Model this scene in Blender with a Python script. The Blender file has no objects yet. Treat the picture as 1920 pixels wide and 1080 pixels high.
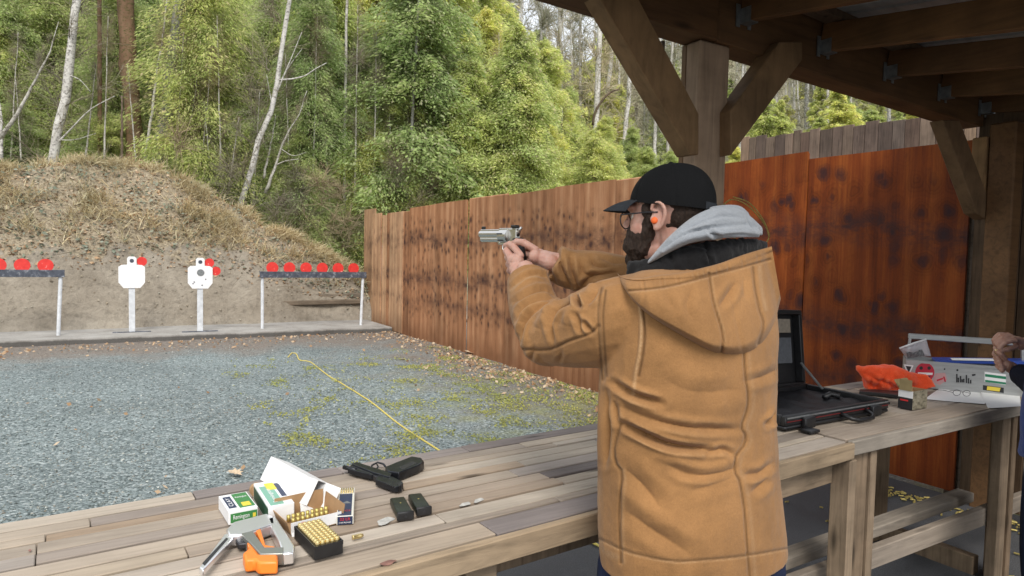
import bpy, bmesh, math, random
import numpy as np
from mathutils import Vector, Matrix, noise as mnoise
random.seed(7); rng = np.random.default_rng(7)
S = bpy.context.scene
COL = S.collection

# ------------------------------------------------------------------ camera
F_PX = 1240.0
YAW, PITCH, ROLL = math.radians(31.3), math.radians(-2.77), math.radians(1.28)
CAM = np.array([0.0, 0.0, 1.6])
FW = np.array([math.sin(YAW)*math.cos(PITCH), math.cos(YAW)*math.cos(PITCH), math.sin(PITCH)])
_r0 = np.array([math.cos(YAW), -math.sin(YAW), 0.0]); _u0 = np.cross(_r0, FW)
RT = _r0*math.cos(ROLL) + _u0*math.sin(ROLL)
UP = -_r0*math.sin(ROLL) + _u0*math.cos(ROLL)
cd = bpy.data.cameras.new('camera'); cam = bpy.data.objects.new('camera', cd); COL.objects.link(cam)
M = Matrix.Identity(4)
for i in range(3):
    M[i][0], M[i][1], M[i][2], M[i][3] = RT[i], UP[i], -FW[i], CAM[i]
cam.matrix_world = M
cd.sensor_width = 36.0; cd.lens = 36.0*F_PX/1920.0; cd.clip_start = 0.05; cd.clip_end = 1500
cd.dof.use_dof = True; cd.dof.focus_distance = 2.6; cd.dof.aperture_fstop = 13.0
S.camera = cam

# ------------------------------------------------------------------ light
W = bpy.data.worlds.new('World'); S.world = W; W.use_nodes = True
nt = W.node_tree; nt.nodes.clear()
SUN_EL, SUN_AZ = math.radians(48), math.radians(205)      # azimuth clockwise from +Y
sky = nt.nodes.new('ShaderNodeTexSky'); sky.sky_type = 'NISHITA'; sky.sun_disc = False
sky.sun_elevation = SUN_EL; sky.sun_rotation = SUN_AZ; sky.air_density = 1.0; sky.dust_density = 2.0
cl = nt.nodes.new('ShaderNodeMix'); cl.data_type = 'RGBA'; cl.inputs[0].default_value = 0.8
cl.inputs[7].default_value = (8.6, 8.9, 9.3, 1)              # even overcast layer
bg = nt.nodes.new('ShaderNodeBackground'); bg.inputs[1].default_value = 0.108
wo = nt.nodes.new('ShaderNodeOutputWorld')
nt.links.new(sky.outputs[0], cl.inputs[6]); nt.links.new(cl.outputs[2], bg.inputs[0]); nt.links.new(bg.outputs[0], wo.inputs[0])
sd = bpy.data.lights.new('sun', 'SUN'); sd.energy = 2.0; sd.angle = math.radians(26); sd.color = (1.0, 0.95, 0.88)
so = bpy.data.objects.new('sun', sd); COL.objects.link(so)
sdir = Vector((math.sin(SUN_AZ)*math.cos(SUN_EL), math.cos(SUN_AZ)*math.cos(SUN_EL), math.sin(SUN_EL)))
so.rotation_euler = sdir.to_track_quat('Z', 'Y').to_euler(); so.location = (0, -10, 30)
S.view_settings.view_transform = 'Standard'; S.view_settings.look = 'None'
S.view_settings.exposure = 0.58; S.view_settings.gamma = 1.0; S.view_settings.use_curve_mapping = False
S.render.engine = 'CYCLES'; S.cycles.use_denoising = True; S.cycles.max_bounces = 10; S.cycles.diffuse_bounces = 7
S.cycles.transparent_max_bounces = 12

# ------------------------------------------------------------------ helpers
def ray(x, y): return FW + RT*(x-960)/F_PX - UP*(y-540)/F_PX
def D(x, y, d): return CAM + ray(x, y)*d                       # point at a view depth
def PZ(x, y, z):
    r = ray(x, y); return CAM + r*(z-CAM[2])/r[2]
def PY(x, y, Y):
    r = ray(x, y); return CAM + r*(Y-CAM[1])/r[1]
def PX(x, y, X):
    r = ray(x, y); return CAM + r*(X-CAM[0])/r[0]
def proj(p):
    v = np.asarray(p) - CAM; d = v@FW
    return 960 + F_PX*(v@RT)/d, 540 - F_PX*(v@UP)/d, d

def tag(o, label=None, cat=None, group=None, kind=None):
    if label: o['label'] = label
    if cat: o['category'] = cat
    if group: o['group'] = group
    if kind: o['kind'] = kind
    return o
def empty(name, loc, label, cat, group=None, rz=0.0):
    o = bpy.data.objects.new(name, None); COL.objects.link(o)
    o.location = Vector([float(a) for a in loc]); o.rotation_euler = (0, 0, rz); o.empty_display_size = .1
    return tag(o, label, cat, group)
def link(name, me, mat, parent=None, world=True):
    o = bpy.data.objects.new(name, me); COL.objects.link(o)
    if mat is not None and not me.materials: me.materials.append(mat)
    if parent is not None:
        o.parent = parent
        if world and parent.parent is None:
            mw = Matrix.Translation(parent.location) @ parent.rotation_euler.to_matrix().to_4x4()
            o.matrix_parent_inverse = mw.inverted()
    return o
def mesh(name, v, f, smooth=False):
    me = bpy.data.meshes.new(name)
    me.from_pydata([tuple(map(float, p)) for p in v], [], [tuple(map(int, q)) for q in f]); me.update()
    if smooth: me.polygons.foreach_set('use_smooth', [True]*len(me.polygons))
    return me
def quads(name, V, smooth=False):
    """V: (n,4,3) array of quads -> mesh, fast"""
    n = len(V); me = bpy.data.meshes.new(name)
    me.vertices.add(4*n); me.loops.add(4*n); me.polygons.add(n)
    me.vertices.foreach_set('co', np.ascontiguousarray(V, dtype=np.float32).ravel())
    me.loops.foreach_set('vertex_index', np.arange(4*n, dtype=np.int32))
    me.polygons.foreach_set('loop_start', np.arange(0, 4*n, 4, dtype=np.int32))
    me.update(calc_edges=True); me.validate()
    return me
class MB:
    def __init__(s): s.v = []; s.f = []
    def add(s, v, f):
        b = len(s.v); s.v += [np.asarray(p, float) for p in v]; s.f += [tuple(b+i for i in q) for q in f]; return s
    def hexa(s, p):       # 8 corners: bottom 0-3 ccw, top 4-7
        return s.add(p, [(3,2,1,0),(4,5,6,7),(0,1,5,4),(1,2,6,5),(2,3,7,6),(3,0,4,7)])
    def box(s, x0, x1, y0, y1, z0, z1, c=0.0, M=None):
        if c <= 0:
            p = [(x0,y0,z0),(x1,y0,z0),(x1,y1,z0),(x0,y1,z0),(x0,y0,z1),(x1,y0,z1),(x1,y1,z1),(x0,y1,z1)]
            if M is not None: p = [np.array(M @ Vector(q)) for q in p]
            return s.hexa(p)
        bm = bmesh.new(); bmesh.ops.create_cube(bm, size=1)
        for q in bm.verts:
            q.co = Vector(((x0+x1)/2+q.co.x*(x1-x0), (y0+y1)/2+q.co.y*(y1-y0), (z0+z1)/2+q.co.z*(z1-z0)))
        bmesh.ops.bevel(bm, geom=bm.edges[:], offset=c, segments=1, affect='EDGES')
        bm.verts.ensure_lookup_table(); bm.verts.index_update()
        v = [np.array(M @ q.co if M is not None else q.co) for q in bm.verts]
        f = [tuple(w.index for w in g.verts) for g in bm.faces]; bm.free()
        return s.add(v, f)
    def beam(s, a, b, w, h, up=(0,0,1), c=0.0):   # bar from a to b, w across, h along up
        a, b = np.asarray(a, float), np.asarray(b, float); d = b-a; L = np.linalg.norm(d); d /= L
        sd_ = np.cross(d, up); sd_ /= np.linalg.norm(sd_); u = np.cross(sd_, d)
        Mx = Matrix(((d[0],sd_[0],u[0],a[0]),(d[1],sd_[1],u[1],a[1]),(d[2],sd_[2],u[2],a[2]),(0,0,0,1)))
        return s.box(0, L, -w/2, w/2, -h/2, h/2, c, Mx)
    def tube(s, pts, rad, n=8, cap=True, sq=None):
        pts = [np.asarray(p, float) for p in pts]; m = len(pts)
        if np.isscalar(rad): rad = [rad]*m
        t0 = pts[1]-pts[0]; ref = np.array([0,0,1.0]) if abs(t0[2]) < .9*np.linalg.norm(t0) else np.array([1.0,0,0])
        v = []
        for i, p in enumerate(pts):
            t = pts[min(i+1,m-1)]-pts[max(i-1,0)]; t = t/(np.linalg.norm(t)+1e-12)
            a = np.cross(t, ref); a /= np.linalg.norm(a)+1e-12; b = np.cross(t, a); ref = np.cross(a, t)
            r = rad[i]; r1, r2 = (r, r) if np.isscalar(r) else r
            for k in range(n):
                an = 2*math.pi*k/n; v.append(p + a*math.cos(an)*r1 + b*math.sin(an)*r2)
        f = [(i*n+k, i*n+(k+1)%n, (i+1)*n+(k+1)%n, (i+1)*n+k) for i in range(m-1) for k in range(n)]
        if cap: f += [tuple(range(n))[::-1], tuple((m-1)*n+k for k in range(n))]
        return s.add(v, f)
    def cyl(s, a, b, r, n=16, r2=None): return s.tube([a, b], [r, r if r2 is None else r2], n)
    def prism(s, poly, o, ex, ey, ez, t):    # polygon (2D) in plane o+ex*u+ey*v, extruded +-t/2 along ez
        o, ex, ey, ez = [np.asarray(q, float) for q in (o, ex, ey, ez)]
        n = len(poly); v = [o+ex*a+ey*b-ez*t/2 for a, b in poly] + [o+ex*a+ey*b+ez*t/2 for a, b in poly]
        f = [tuple(range(n))[::-1], tuple(range(n, 2*n))] + [(i, (i+1)%n, n+(i+1)%n, n+i) for i in range(n)]
        return s.add(v, f)
    def ellipsoid(s, c, r, M=None, nu=16, nv=10):
        v = []; c = np.asarray(c, float)
        for i in range(nv+1):
            th = math.pi*i/nv
            for k in range(nu):
                ph = 2*math.pi*k/nu
                q = Vector((r[0]*math.sin(th)*math.cos(ph), r[1]*math.sin(th)*math.sin(ph), r[2]*math.cos(th)))
                if M is not None: q = M @ q
                v.append(c+np.array(q))
        f = [(i*nu+k, (i+1)*nu+k, (i+1)*nu+(k+1)%nu, i*nu+(k+1)%nu) for i in range(nv) for k in range(nu)]
        return s.add(v, f)
    def mesh(s, name, smooth=False): return mesh(name, s.v, s.f, smooth)
    def build(s, name, mat, parent=None, smooth=False, world=True, kind=None):
        o = link(name, s.mesh(name, smooth), mat, parent, world)
        if kind: o['kind'] = kind
        return o
def autosmooth(o, deg=35):
    me = o.data; me.polygons.foreach_set('use_smooth', [True]*len(me.polygons))
    me.set_sharp_from_angle(angle=math.radians(deg)); return o
def copy_tree(o, parent=None):
    c = o.copy(); COL.objects.link(c)
    if parent is not None: c.parent = parent
    for ch in list(o.children): copy_tree(ch, c)
    return c
def lerp(a, b, t): return a+(b-a)*t
def unit(a): return a/(np.linalg.norm(a, axis=-1, keepdims=True)+1e-9)
def interp(pts, n):
    """Catmull-Rom resample of a list of points to n samples"""
    p = np.asarray(pts, float); m = len(p)
    q = np.vstack([2*p[0]-p[1], p, 2*p[-1]-p[-2]])
    L = np.r_[0, np.cumsum(np.linalg.norm(np.diff(p, axis=0), axis=1))]
    out = []
    for s_ in np.linspace(0, L[-1], n):
        i = min(np.searchsorted(L, s_, side='right')-1, m-2); t = (s_-L[i])/max(L[i+1]-L[i], 1e-9)
        a, b, c, d = q[i], q[i+1], q[i+2], q[i+3]
        out.append(.5*((2*b)+(-a+c)*t+(2*a-5*b+4*c-d)*t*t+(-a+3*b-3*c+d)*t**3))
    return np.array(out)

# ------------------------------------------------------------------ materials
class N:
    """tiny node-tree writer"""
    def __init__(s, name):
        s.m = bpy.data.materials.new(name); s.m.use_nodes = True; s.t = s.m.node_tree; s.t.nodes.clear()
        s.out = s.t.nodes.new('ShaderNodeOutputMaterial'); s.b = s.t.nodes.new('ShaderNodeBsdfPrincipled')
        s.t.links.new(s.b.outputs[0], s.out.inputs[0]); s._pos = None; s._oi = None
    def n(s, typ, ins=None, **kw):
        d = s.t.nodes.new(typ)
        for k, v in kw.items(): setattr(d, k, v)
        for k, v in (ins or {}).items(): s.set(d.inputs[k], v)
        return d
    def set(s, sock, v):
        if hasattr(v, 'is_output') or hasattr(v, 'links'): s.t.links.new(v, sock)
        elif hasattr(v, 'outputs'): s.t.links.new(v.outputs[0], sock)
        else:
            if isinstance(v, (tuple, list)) and len(v) == 3 and sock.type == 'RGBA': v = (*v, 1)
            sock.default_value = v
    def P(s, **kw):
        for k, v in kw.items(): s.set(s.b.inputs[k.replace('_', ' ')], v)
        return s
    def pos(s, scale=(1,1,1), rnd=0.0, obj=False):
        g = s.n('ShaderNodeTexCoord').outputs['Object'] if obj else s.n('ShaderNodeNewGeometry').outputs['Position']
        mp = s.n('ShaderNodeMapping', {0: g}); mp.inputs['Scale'].default_value = scale
        o = mp.outputs[0]
        if rnd:
            r = s.n('ShaderNodeVectorMath', {0: s.rand(), 1: (rnd, rnd*1.7, rnd*2.3)}, operation='MULTIPLY')
            o = s.n('ShaderNodeVectorMath', {0: o, 1: r}, operation='ADD').outputs[0]
        return o
    def rand(s):
        if s._oi is None: s._oi = s.n('ShaderNodeObjectInfo')
        return s._oi.outputs['Random']
    def noise(s, vec, scale=1.0, detail=4.0, rough=.55, dist=0.0):
        return s.n('ShaderNodeTexNoise', {'Vector': vec, 'Scale': scale, 'Detail': detail, 'Roughness': rough, 'Distortion': dist}).outputs[0]
    def ramp(s, fac, stops, interp='LINEAR'):
        r = s.n('ShaderNodeValToRGB', {0: fac}); cr = r.color_ramp; cr.interpolation = interp
        while len(cr.elements) < len(stops): cr.elements.new(.5)
        for e, (p, c) in zip(cr.elements, stops):
            e.position = p; e.color = (*c, 1) if not np.isscalar(c) else (c, c, c, 1)
        return r.outputs[0]
    def mix(s, fac, a, b, mode='MIX'):
        m = s.n('ShaderNodeMix', data_type='RGBA', blend_type=mode)
        s.set(m.inputs[0], fac); s.set(m.inputs[6], a); s.set(m.inputs[7], b); return m.outputs[2]
    def math(s, op, a, b=0.0, c=None):
        m = s.n('ShaderNodeMath', operation=op); s.set(m.inputs[0], a); s.set(m.inputs[1], b)
        if c is not None: s.set(m.inputs[2], c)
        return m.outputs[0]
    def bump(s, h, dist=.01, strength=1.0):
        b = s.n('ShaderNodeBump', {'Height': h, 'Distance': dist, 'Strength': strength}); s.set(s.b.inputs['Normal'], b.outputs[0]); return s
def plain(name, col, rough=.6, metal=0.0, nscale=0, namt=.15, bumpd=0, **kw):
    m = N(name); m.P(Roughness=rough, Metallic=metal, **kw)
    if nscale:
        n = m.noise(m.pos(obj=False), nscale)
        c = m.ramp(n, [(.3, tuple(a*(1-namt) for a in col)), (.7, tuple(min(1, a*(1+namt)) for a in col))])
        m.P(Base_Color=c)
        if bumpd: m.bump(n, bumpd)
    else: m.P(Base_Color=col)
    return m.m
def wood(name, palette, gs=(2.5, 60, 60), rough=.75, grain=.5, knots=0.0, bumpd=.002, fade=None, dirt=.35):
    """palette: colours picked per piece; gs: grain scale per axis (small along the fibre)"""
    m = N(name); k = len(palette)
    base = m.ramp(m.rand(), [((i+.5)/k, c) for i, c in enumerate(palette)])
    v = m.pos(gs, rnd=37.0)
    g = m.noise(v, 1.0, 6, .65, .6)
    base = m.mix(1.0, base, m.ramp(g, [(.25, 1-grain), (.5, 1.0-.1*grain), (.75, 1+.35*grain)]), 'MULTIPLY')
    p2 = m.pos((1.3, 2.3, 2.3), rnd=11.0)
    d = m.noise(p2, 1.6, 5, .6)
    base = m.mix(1.0, base, m.ramp(d, [(.3, 1-dirt), (.6, 1.08)]), 'MULTIPLY')
    if knots:
        vv = m.n('ShaderNodeTexVoronoi', {'Vector': m.pos(tuple(a**.5 for a in gs), rnd=23.0), 'Scale': knots, 'Randomness': 1.0})
        kn = m.ramp(vv.outputs['Distance'], [(.04, .25), (.14, 1.0)])
        base = m.mix(.9, base, kn, 'MULTIPLY')
    m.P(Base_Color=base, Roughness=rough, Specular_IOR_Level=.3)
    m.bump(g, bumpd)
    return m.m
# ================================================================== SETTING
# ---- materials of the ground
def gravel_mat():
    m = N('gravel')
    p = m.pos((1,1,1))
    vo = m.n('ShaderNodeTexVoronoi', {'Vector': p, 'Scale': 46.0, 'Randomness': 1.0})
    vs = m.n('ShaderNodeTexVoronoi', {'Vector': p, 'Scale': 70.0, 'Randomness': 1.0})
    sep = m.n('ShaderNodeSeparateColor', {0: vo.outputs['Color']})
    sep2 = m.n('ShaderNodeSeparateColor', {0: vs.outputs['Color']})
    st = [(0, (.063,.080,.080)), (.3, (.128,.160,.160)), (.6, (.208,.248,.247)), (.85, (.29,.335,.333)), (.97, (.48,.52,.51))]
    c = m.mix(.45, m.ramp(sep.outputs[0], st), m.ramp(sep2.outputs[1], st))
    big = m.noise(p, .55, 4, .6)
    c = m.mix(1.0, c, m.ramp(big, [(.3, .78), (.7, 1.12)]), 'MULTIPLY')
    xyz = m.n('ShaderNodeSeparateXYZ', {0: p})
    # fine dirt and crushed leaf towards the wall and in front of the slab
    dn = m.noise(p, 1.3, 6, .65)
    fx = m.math('MULTIPLY_ADD', xyz.outputs[0], .55, -1.6)
    fy = m.math('MULTIPLY_ADD', xyz.outputs[1], .95, -10.1)
    fy = m.math('MAXIMUM', fy, fx)
    dirt = m.ramp(m.math('ADD', m.math('MULTIPLY', fy, .55), m.math('MULTIPLY_ADD', dn, 1.6, -.8)), [(.0, 0.0), (.6, .9)])
    dc = m.ramp(m.noise(p, 26, 5, .7), [(.3, (.10,.075,.06)), (.5, (.20,.165,.135)), (.66, (.28,.245,.21)), (.75, (.26,.14,.085))])
    c = m.mix(dirt, c, dc)
    mo = m.noise(p, 1.7, 7, .72)
    mg = m.math('MULTIPLY', m.ramp(xyz.outputs[0], [(.0, 0.0), (1.0, 1.0)]), 1.0)
    mm = m.math('MULTIPLY', m.ramp(m.math('MULTIPLY_ADD', xyz.outputs[0], .5, -.9), [(.05, 0.0), (.7, 1.0)]),
                m.ramp(m.math('MULTIPLY_ADD', xyz.outputs[1], -.14, 1.35), [(.1, 0.0), (.5, 1.0)]))
    mm = m.math('MULTIPLY', mm, m.ramp(mo, [(.46, 0.0), (.66, .6)]))
    c = m.mix(mm, c, m.ramp(m.noise(p, 45, 3), [(.3, (.17,.18,.05)), (.7, (.36,.36,.12))]))
    m.P(Base_Color=c, Roughness=.85, Specular_IOR_Level=.25)
    h = m.math('ADD', m.math('MULTIPLY', vo.outputs['Distance'], -1.0), m.math('MULTIPLY', vs.outputs['Distance'], -.4))
    m.bump(h, .014); return m.m
def asphalt_mat():
    m = N('asphalt'); p = m.pos()
    f = m.noise(p, 160, 3, .7); b = m.noise(p, 1.4, 6, .65)
    c = m.mix(1.0, m.ramp(f, [(.3, (.034,.035,.038)), (.6, (.072,.074,.079)), (.8, (.16,.16,.165))]), m.ramp(b, [(.3, .7), (.5, 1.0), (.7, 1.35)]), 'MULTIPLY')
    dust = m.ramp(m.noise(p, 3.2, 7, .7), [(.55, 0.0), (.75, .35)])
    c = m.mix(dust, c, (.13,.12,.10))
    m.P(Base_Color=c, Roughness=m.ramp(b, [(.3, .55), (.7, .9)])); m.bump(f, .004); return m.m
def soil_mat():
    m = N('berm_soil'); p = m.pos()
    a = m.noise(p, 1.1, 8, .68); b = m.noise(p, 9, 6, .7); 
    c = m.ramp(a, [(.28, (.205,.175,.135)), (.5, (.275,.24,.19)), (.72, (.35,.31,.25))])
    c = m.mix(1.0, c, m.ramp(b, [(.25, .6), (.5, 1.0), (.75, 1.15)]), 'MULTIPLY')
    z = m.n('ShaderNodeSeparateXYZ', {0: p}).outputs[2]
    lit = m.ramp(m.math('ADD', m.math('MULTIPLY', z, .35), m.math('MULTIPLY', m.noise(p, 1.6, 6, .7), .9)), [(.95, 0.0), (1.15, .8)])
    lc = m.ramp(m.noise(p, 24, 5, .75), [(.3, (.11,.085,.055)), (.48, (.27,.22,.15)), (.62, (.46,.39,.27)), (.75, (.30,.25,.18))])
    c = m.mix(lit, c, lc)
    m.P(Base_Color=c, Roughness=.95, Specular_IOR_Level=.15); m.bump(m.math('ADD', b, m.math('MULTIPLY', a, 2.0)), .05); return m.m
def forest_floor_mat():
    m = N('forest_floor'); p = m.pos()
    a = m.noise(p, .35, 8, .7); b = m.noise(p, 5, 6, .75)
    c = m.ramp(a, [(.3, (.12,.13,.06)), (.5, (.24,.225,.15)), (.7, (.34,.32,.235))])
    c = m.mix(1.0, c, m.ramp(b, [(.25, .45), (.5, 1.0), (.75, 1.5)]), 'MULTIPLY')
    m.P(Base_Color=c, Roughness=1.0, Specular_IOR_Level=.1); m.bump(b, .12); return m.m
def slab_mat():
    m = N('slab_concrete'); p = m.pos()
    a = m.noise(p, 2.2, 7, .7); b = m.noise(p, 60, 4, .7)
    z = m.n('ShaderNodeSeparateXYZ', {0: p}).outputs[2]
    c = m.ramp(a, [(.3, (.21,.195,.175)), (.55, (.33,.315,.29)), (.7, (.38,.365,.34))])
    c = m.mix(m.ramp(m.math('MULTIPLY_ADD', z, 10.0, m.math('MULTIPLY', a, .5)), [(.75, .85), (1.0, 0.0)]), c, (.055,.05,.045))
    c = m.mix(1.0, c, m.ramp(b, [(.3, .8), (.7, 1.15)]), 'MULTIPLY')
    m.P(Base_Color=c, Roughness=.9); m.bump(b, .006); return m.m
MAT = dict(gravel=gravel_mat(), asphalt=asphalt_mat(), soil=soil_mat(), forest=forest_floor_mat(), slab=slab_mat())

# ---- terrain heights
def fbm(x, y, s, seed=0.0, o=4): return mnoise.fractal(Vector((x*s, y*s, seed)), 1.0, 2.1, o)
def hill(x, y):
    r = math.hypot(x, y); az = math.degrees(math.atan2(x, y))
    z = max(0.0, r-21.5)*.235 + max(0.0, r-60)*.10
    z *= 1.0 + .25*fbm(x, y, .03, 3)
    if r > 21: z += .5*fbm(x, y, .12, 9)*min(1, (r-21)/8)
    return max(z, -.02) if r < 24 else z
def sheet(name, xs, ys, fz, mat, kind='structure', smooth=True):
    v = [(x, y, fz(x, y)) for y in ys for x in xs]; n = len(xs)
    f = [(j*n+i, j*n+i+1, (j+1)*n+i+1, (j+1)*n+i) for j in range(len(ys)-1) for i in range(n-1)]
    o = link(name, mesh(name, v, f, smooth), mat); o['kind'] = kind; return o
def ground_z(x, y):
    return .035*fbm(x, y, .35, 2)*min(1, max(0, (y-3.6)/1.5))*(1 if y < 12 else max(0, 12.8-y)/.8) - .012
xs = np.r_[np.linspace(-60, -9, 10), np.arange(-8.5, 5.6, .3), np.linspace(6, 60, 12)]
ys = np.r_[np.linspace(-30, 2, 8), np.arange(2.5, 13.2, .3), np.linspace(13.5, 24, 6)]
sheet('gravel_ground', xs, ys, ground_z, MAT['gravel'])
sheet('asphalt_pavement', np.linspace(-9, 4.96, 40), np.linspace(-9, 3.55, 30), lambda x, y: .012+.004*fbm(x, y, .8), MAT['asphalt'])
hx = np.r_[np.linspace(-140, -62, 14), np.linspace(-60, 90, 76), np.linspace(94, 190, 16)]
hy = np.r_[np.linspace(-20, 14, 10), np.linspace(17, 90, 60), np.linspace(94, 220, 24)]
def hillz(x, y):
    if y < 13 and x < 6.2 : return -.3
    return hill(x, y)-.06
sheet('forest_hillside', hx, hy, hillz, MAT['forest'])
# far slab under the steel targets
mb = MB()
n = 60; xa = np.linspace(-9, 4.93, n)
fr = [12.93-.018*(x-0) + .05*fbm(x, 0, 1.2, 5) - .010*max(0, x-1.5)**2*.3 for x in xa]
for i in range(n-1):
    mb.hexa([(xa[i], fr[i], -.03), (xa[i+1], fr[i+1], -.03), (xa[i+1], 15.4, -.03), (xa[i], 15.4, -.03),
             (xa[i], fr[i]+.015, .085), (xa[i+1], fr[i+1]+.015, .085), (xa[i+1], 15.4, .10), (xa[i], 15.4, .10)])
me = mesh('concrete_slab', mb.v, mb.f)
bm = bmesh.new(); bm.from_mesh(me); bmesh.ops.remove_doubles(bm, verts=bm.verts[:], dist=.0005)
ff = [f for f in bm.faces if abs(f.normal.x) > .95 and -8.9 < f.calc_center_median().x < 4.9]
bmesh.ops.delete(bm, geom=ff, context='FACES_ONLY'); bm.to_mesh(me); bm.free()
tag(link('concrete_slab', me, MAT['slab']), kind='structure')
# berm
CRX = [-9, -6, -3.0, -1.85, -1.17, -.44, .44, 1.26, 2.0, 2.85, 3.51, 4.18, 4.74, 5.6, 7.5]
CRZ = [2.5, 2.7, 2.76, 3.04, 3.22, 3.33, 3.32, 3.18, 2.80, 2.26, 1.90, 1.56, 1.20, .8, .4]
def berm_z(x, y):
    c = np.interp(x, CRX, CRZ); yf = 14.35 + .25*fbm(x, 3, .5, 4); yc = 14.4+c*.66
    if y <= yf: z = .06
    elif y < yc:
        t = (y-yf)/(yc-yf); z = .06+(c-.06)*(1-(1-t)**1.35)
    else:
        t = min(1, (y-yc)/(1.4+c*1.15)); z = lerp(c, hill(x, y)+.1, t*t*(3-2*t))
    a = min(1, max(0, (y-yf)/.7))
    return z + a*(.16*fbm(x, y, .9, 1)+.07*fbm(x, y, 3.0, 6))
bx, by = np.arange(-9, 7.6, .13), np.arange(14.1, 22.5, .13)
berm = sheet('earth_berm', bx, by, berm_z, MAT['soil'])
# timbers lying in the foot of the berm
M_OLD = wood('old_timber', [(.09,.07,.05), (.13,.10,.075), (.16,.125,.09)], (3, 40, 40), .9, .5, 2.0)
M_OLD2 = wood('grey_timber', [(.24,.2,.155), (.2,.165,.125)], (3, 40, 40), .9, .5)
for (a, b, h, m_, lb) in (((2.78, 14.72, .47), (4.9, 14.55, .50), .10, M_OLD, 'dark weathered timber lying in the foot of the dirt berm, lower of two'),
                          ((3.85, 14.86, .60), (4.9, 14.74, .63), .11, M_OLD2, 'short grey timber lying in the dirt berm beside the wood wall, upper of two')):
    o = MB().beam(a, b, .16, h, c=.012).build('landscape_timber', m_); tag(o, lb, 'timber', 'timbers set into the berm')

# ================================================================== WALLS
def plywood(name, lo, mid, hi, kamt, ksx, ksz, klo, khi):
    m = N(name)
    p = m.pos((1, 1, 1), rnd=19.0)
    def scl(a, b, c): 
        q = m.n('ShaderNodeMapping', {0: p}); q.inputs['Scale'].default_value = (a, b, c); return q.outputs[0]
    wv = m.n('ShaderNodeTexWave', {'Vector': scl(1, 1, .12), 'Scale': 1.6, 'Distortion': 14.0, 'Detail': 2.5, 'Detail Scale': .6, 'Detail Roughness': .6}, wave_type='BANDS', bands_direction='Y').outputs[1]
    g = m.noise(scl(1, 55, 2.2), 1.0, 6, .7); big = m.noise(scl(.9, .9, .6), 1.3, 5, .6); mid_ = m.noise(scl(1, 3, .55), 1.3, 5, .65)
    f = m.math('MULTIPLY_ADD', wv, .12, m.math('MULTIPLY_ADD', g, .48, m.math('MULTIPLY', mid_, .40)))
    c = m.ramp(f, [(.30, lo), (.50, mid), (.70, hi)])
    c = m.mix(.85, c, m.ramp(big, [(.28, .55), (.5, 1.0), (.72, 1.25)]), 'MULTIPLY')
    c = m.mix(1.0, c, m.ramp(m.rand(), [(0, .82), (1, 1.15)]), 'MULTIPLY')
    wob = m.n('ShaderNodeVectorMath', {0: m.n('ShaderNodeTexNoise', {'Vector': p, 'Scale': 4.0, 'Detail': 3.0}).outputs[1], 1: (.9, .9, .9)}, operation='MULTIPLY').outputs[0]
    kv = m.n('ShaderNodeVectorMath', {0: scl(0, ksx, ksz), 1: wob}, operation='ADD').outputs[0]
    vo = m.n('ShaderNodeTexVoronoi', {'Vector': kv, 'Scale': 1.0, 'Randomness': .9})
    cellr = m.n('ShaderNodeSeparateColor', {0: vo.outputs['Color']}).outputs[0]
    z = m.n('ShaderNodeSeparateXYZ', {0: m.n('ShaderNodeNewGeometry').outputs['Position']}).outputs[2]
    zj = m.math('MULTIPLY', m.math('ADD', z, m.math('MULTIPLY_ADD', m.noise(scl(1, .8, .8), 1.0, 2), .5, -.25)), .4)
    band = m.ramp(zj, [(.08, .1), (.20, .6), (.29, 1.0), (.37, .5), (.45, .95), (.53, .75), (.60, .4), (.70, 1.0), (.84, .95), (.93, .3)])
    pick = m.ramp(m.math('MULTIPLY', m.math('ADD', cellr, .25), band), [(klo, 0.0), (khi, 1.0)])
    kn = m.math('MULTIPLY', m.ramp(m.math('DIVIDE', m.math('MULTIPLY_ADD', m.noise(scl(1, 26, 9), 1.0, 5, .7), .42, m.math('ADD', vo.outputs['Distance'], -.21)), m.math('MULTIPLY_ADD', m.n('ShaderNodeSeparateColor', {0: vo.outputs['Color']}).outputs[1], .9, .55)), [(.04, 1.0), (.16, .75), (.34, 0.0)]), pick)
    halo = m.math('MULTIPLY', m.ramp(vo.outputs['Distance'], [(.2, .5), (.75, 0.0)]), pick)
    ring = m.ramp(m.math('FRACT', m.math('MULTIPLY_ADD', vo.outputs['Distance'], 7.0, m.math('MULTIPLY', g, .8))), [(.0, .62), (.35, 1.12), (.75, 1.0), (1.0, .62)])
    c = m.mix(m.math('MULTIPLY', m.ramp(vo.outputs['Distance'], [(.2, .75), (.8, 0.1)]), m.math('MULTIPLY_ADD', pick, .7, .3)), c, m.mix(1.0, c, ring, 'MULTIPLY'))
    c = m.mix(m.math('MULTIPLY', halo, kamt), c, tuple(q*.45 for q in lo)); c = m.mix(m.math('MULTIPLY', kn, kamt), c, (.030,.015,.020))
    st = m.math('MULTIPLY', m.ramp(m.noise(scl(0, 2.6, 5), 1.0, 6, .75), [(.36, 0.0), (.58, 1.0)]), m.ramp(zj, [(.23, 0.0), (.29, .7), (.35, 0.0), (.39, 0.0), (.46, 1.0), (.53, 0.0), (.67, 0.0), (.745, 1.0), (.82, 0.0)]))
    c = m.mix(m.math('MULTIPLY', st, kamt), c, (.035,.018,.020))
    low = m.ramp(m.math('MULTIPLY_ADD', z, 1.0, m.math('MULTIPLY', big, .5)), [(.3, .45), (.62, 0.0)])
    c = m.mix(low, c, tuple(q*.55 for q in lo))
    m.P(Base_Color=c, Roughness=m.ramp(g, [(.3, .5), (.7, .75)]), Specular_IOR_Level=.18)
    m.bump(g, .0015); return m.m
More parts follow.
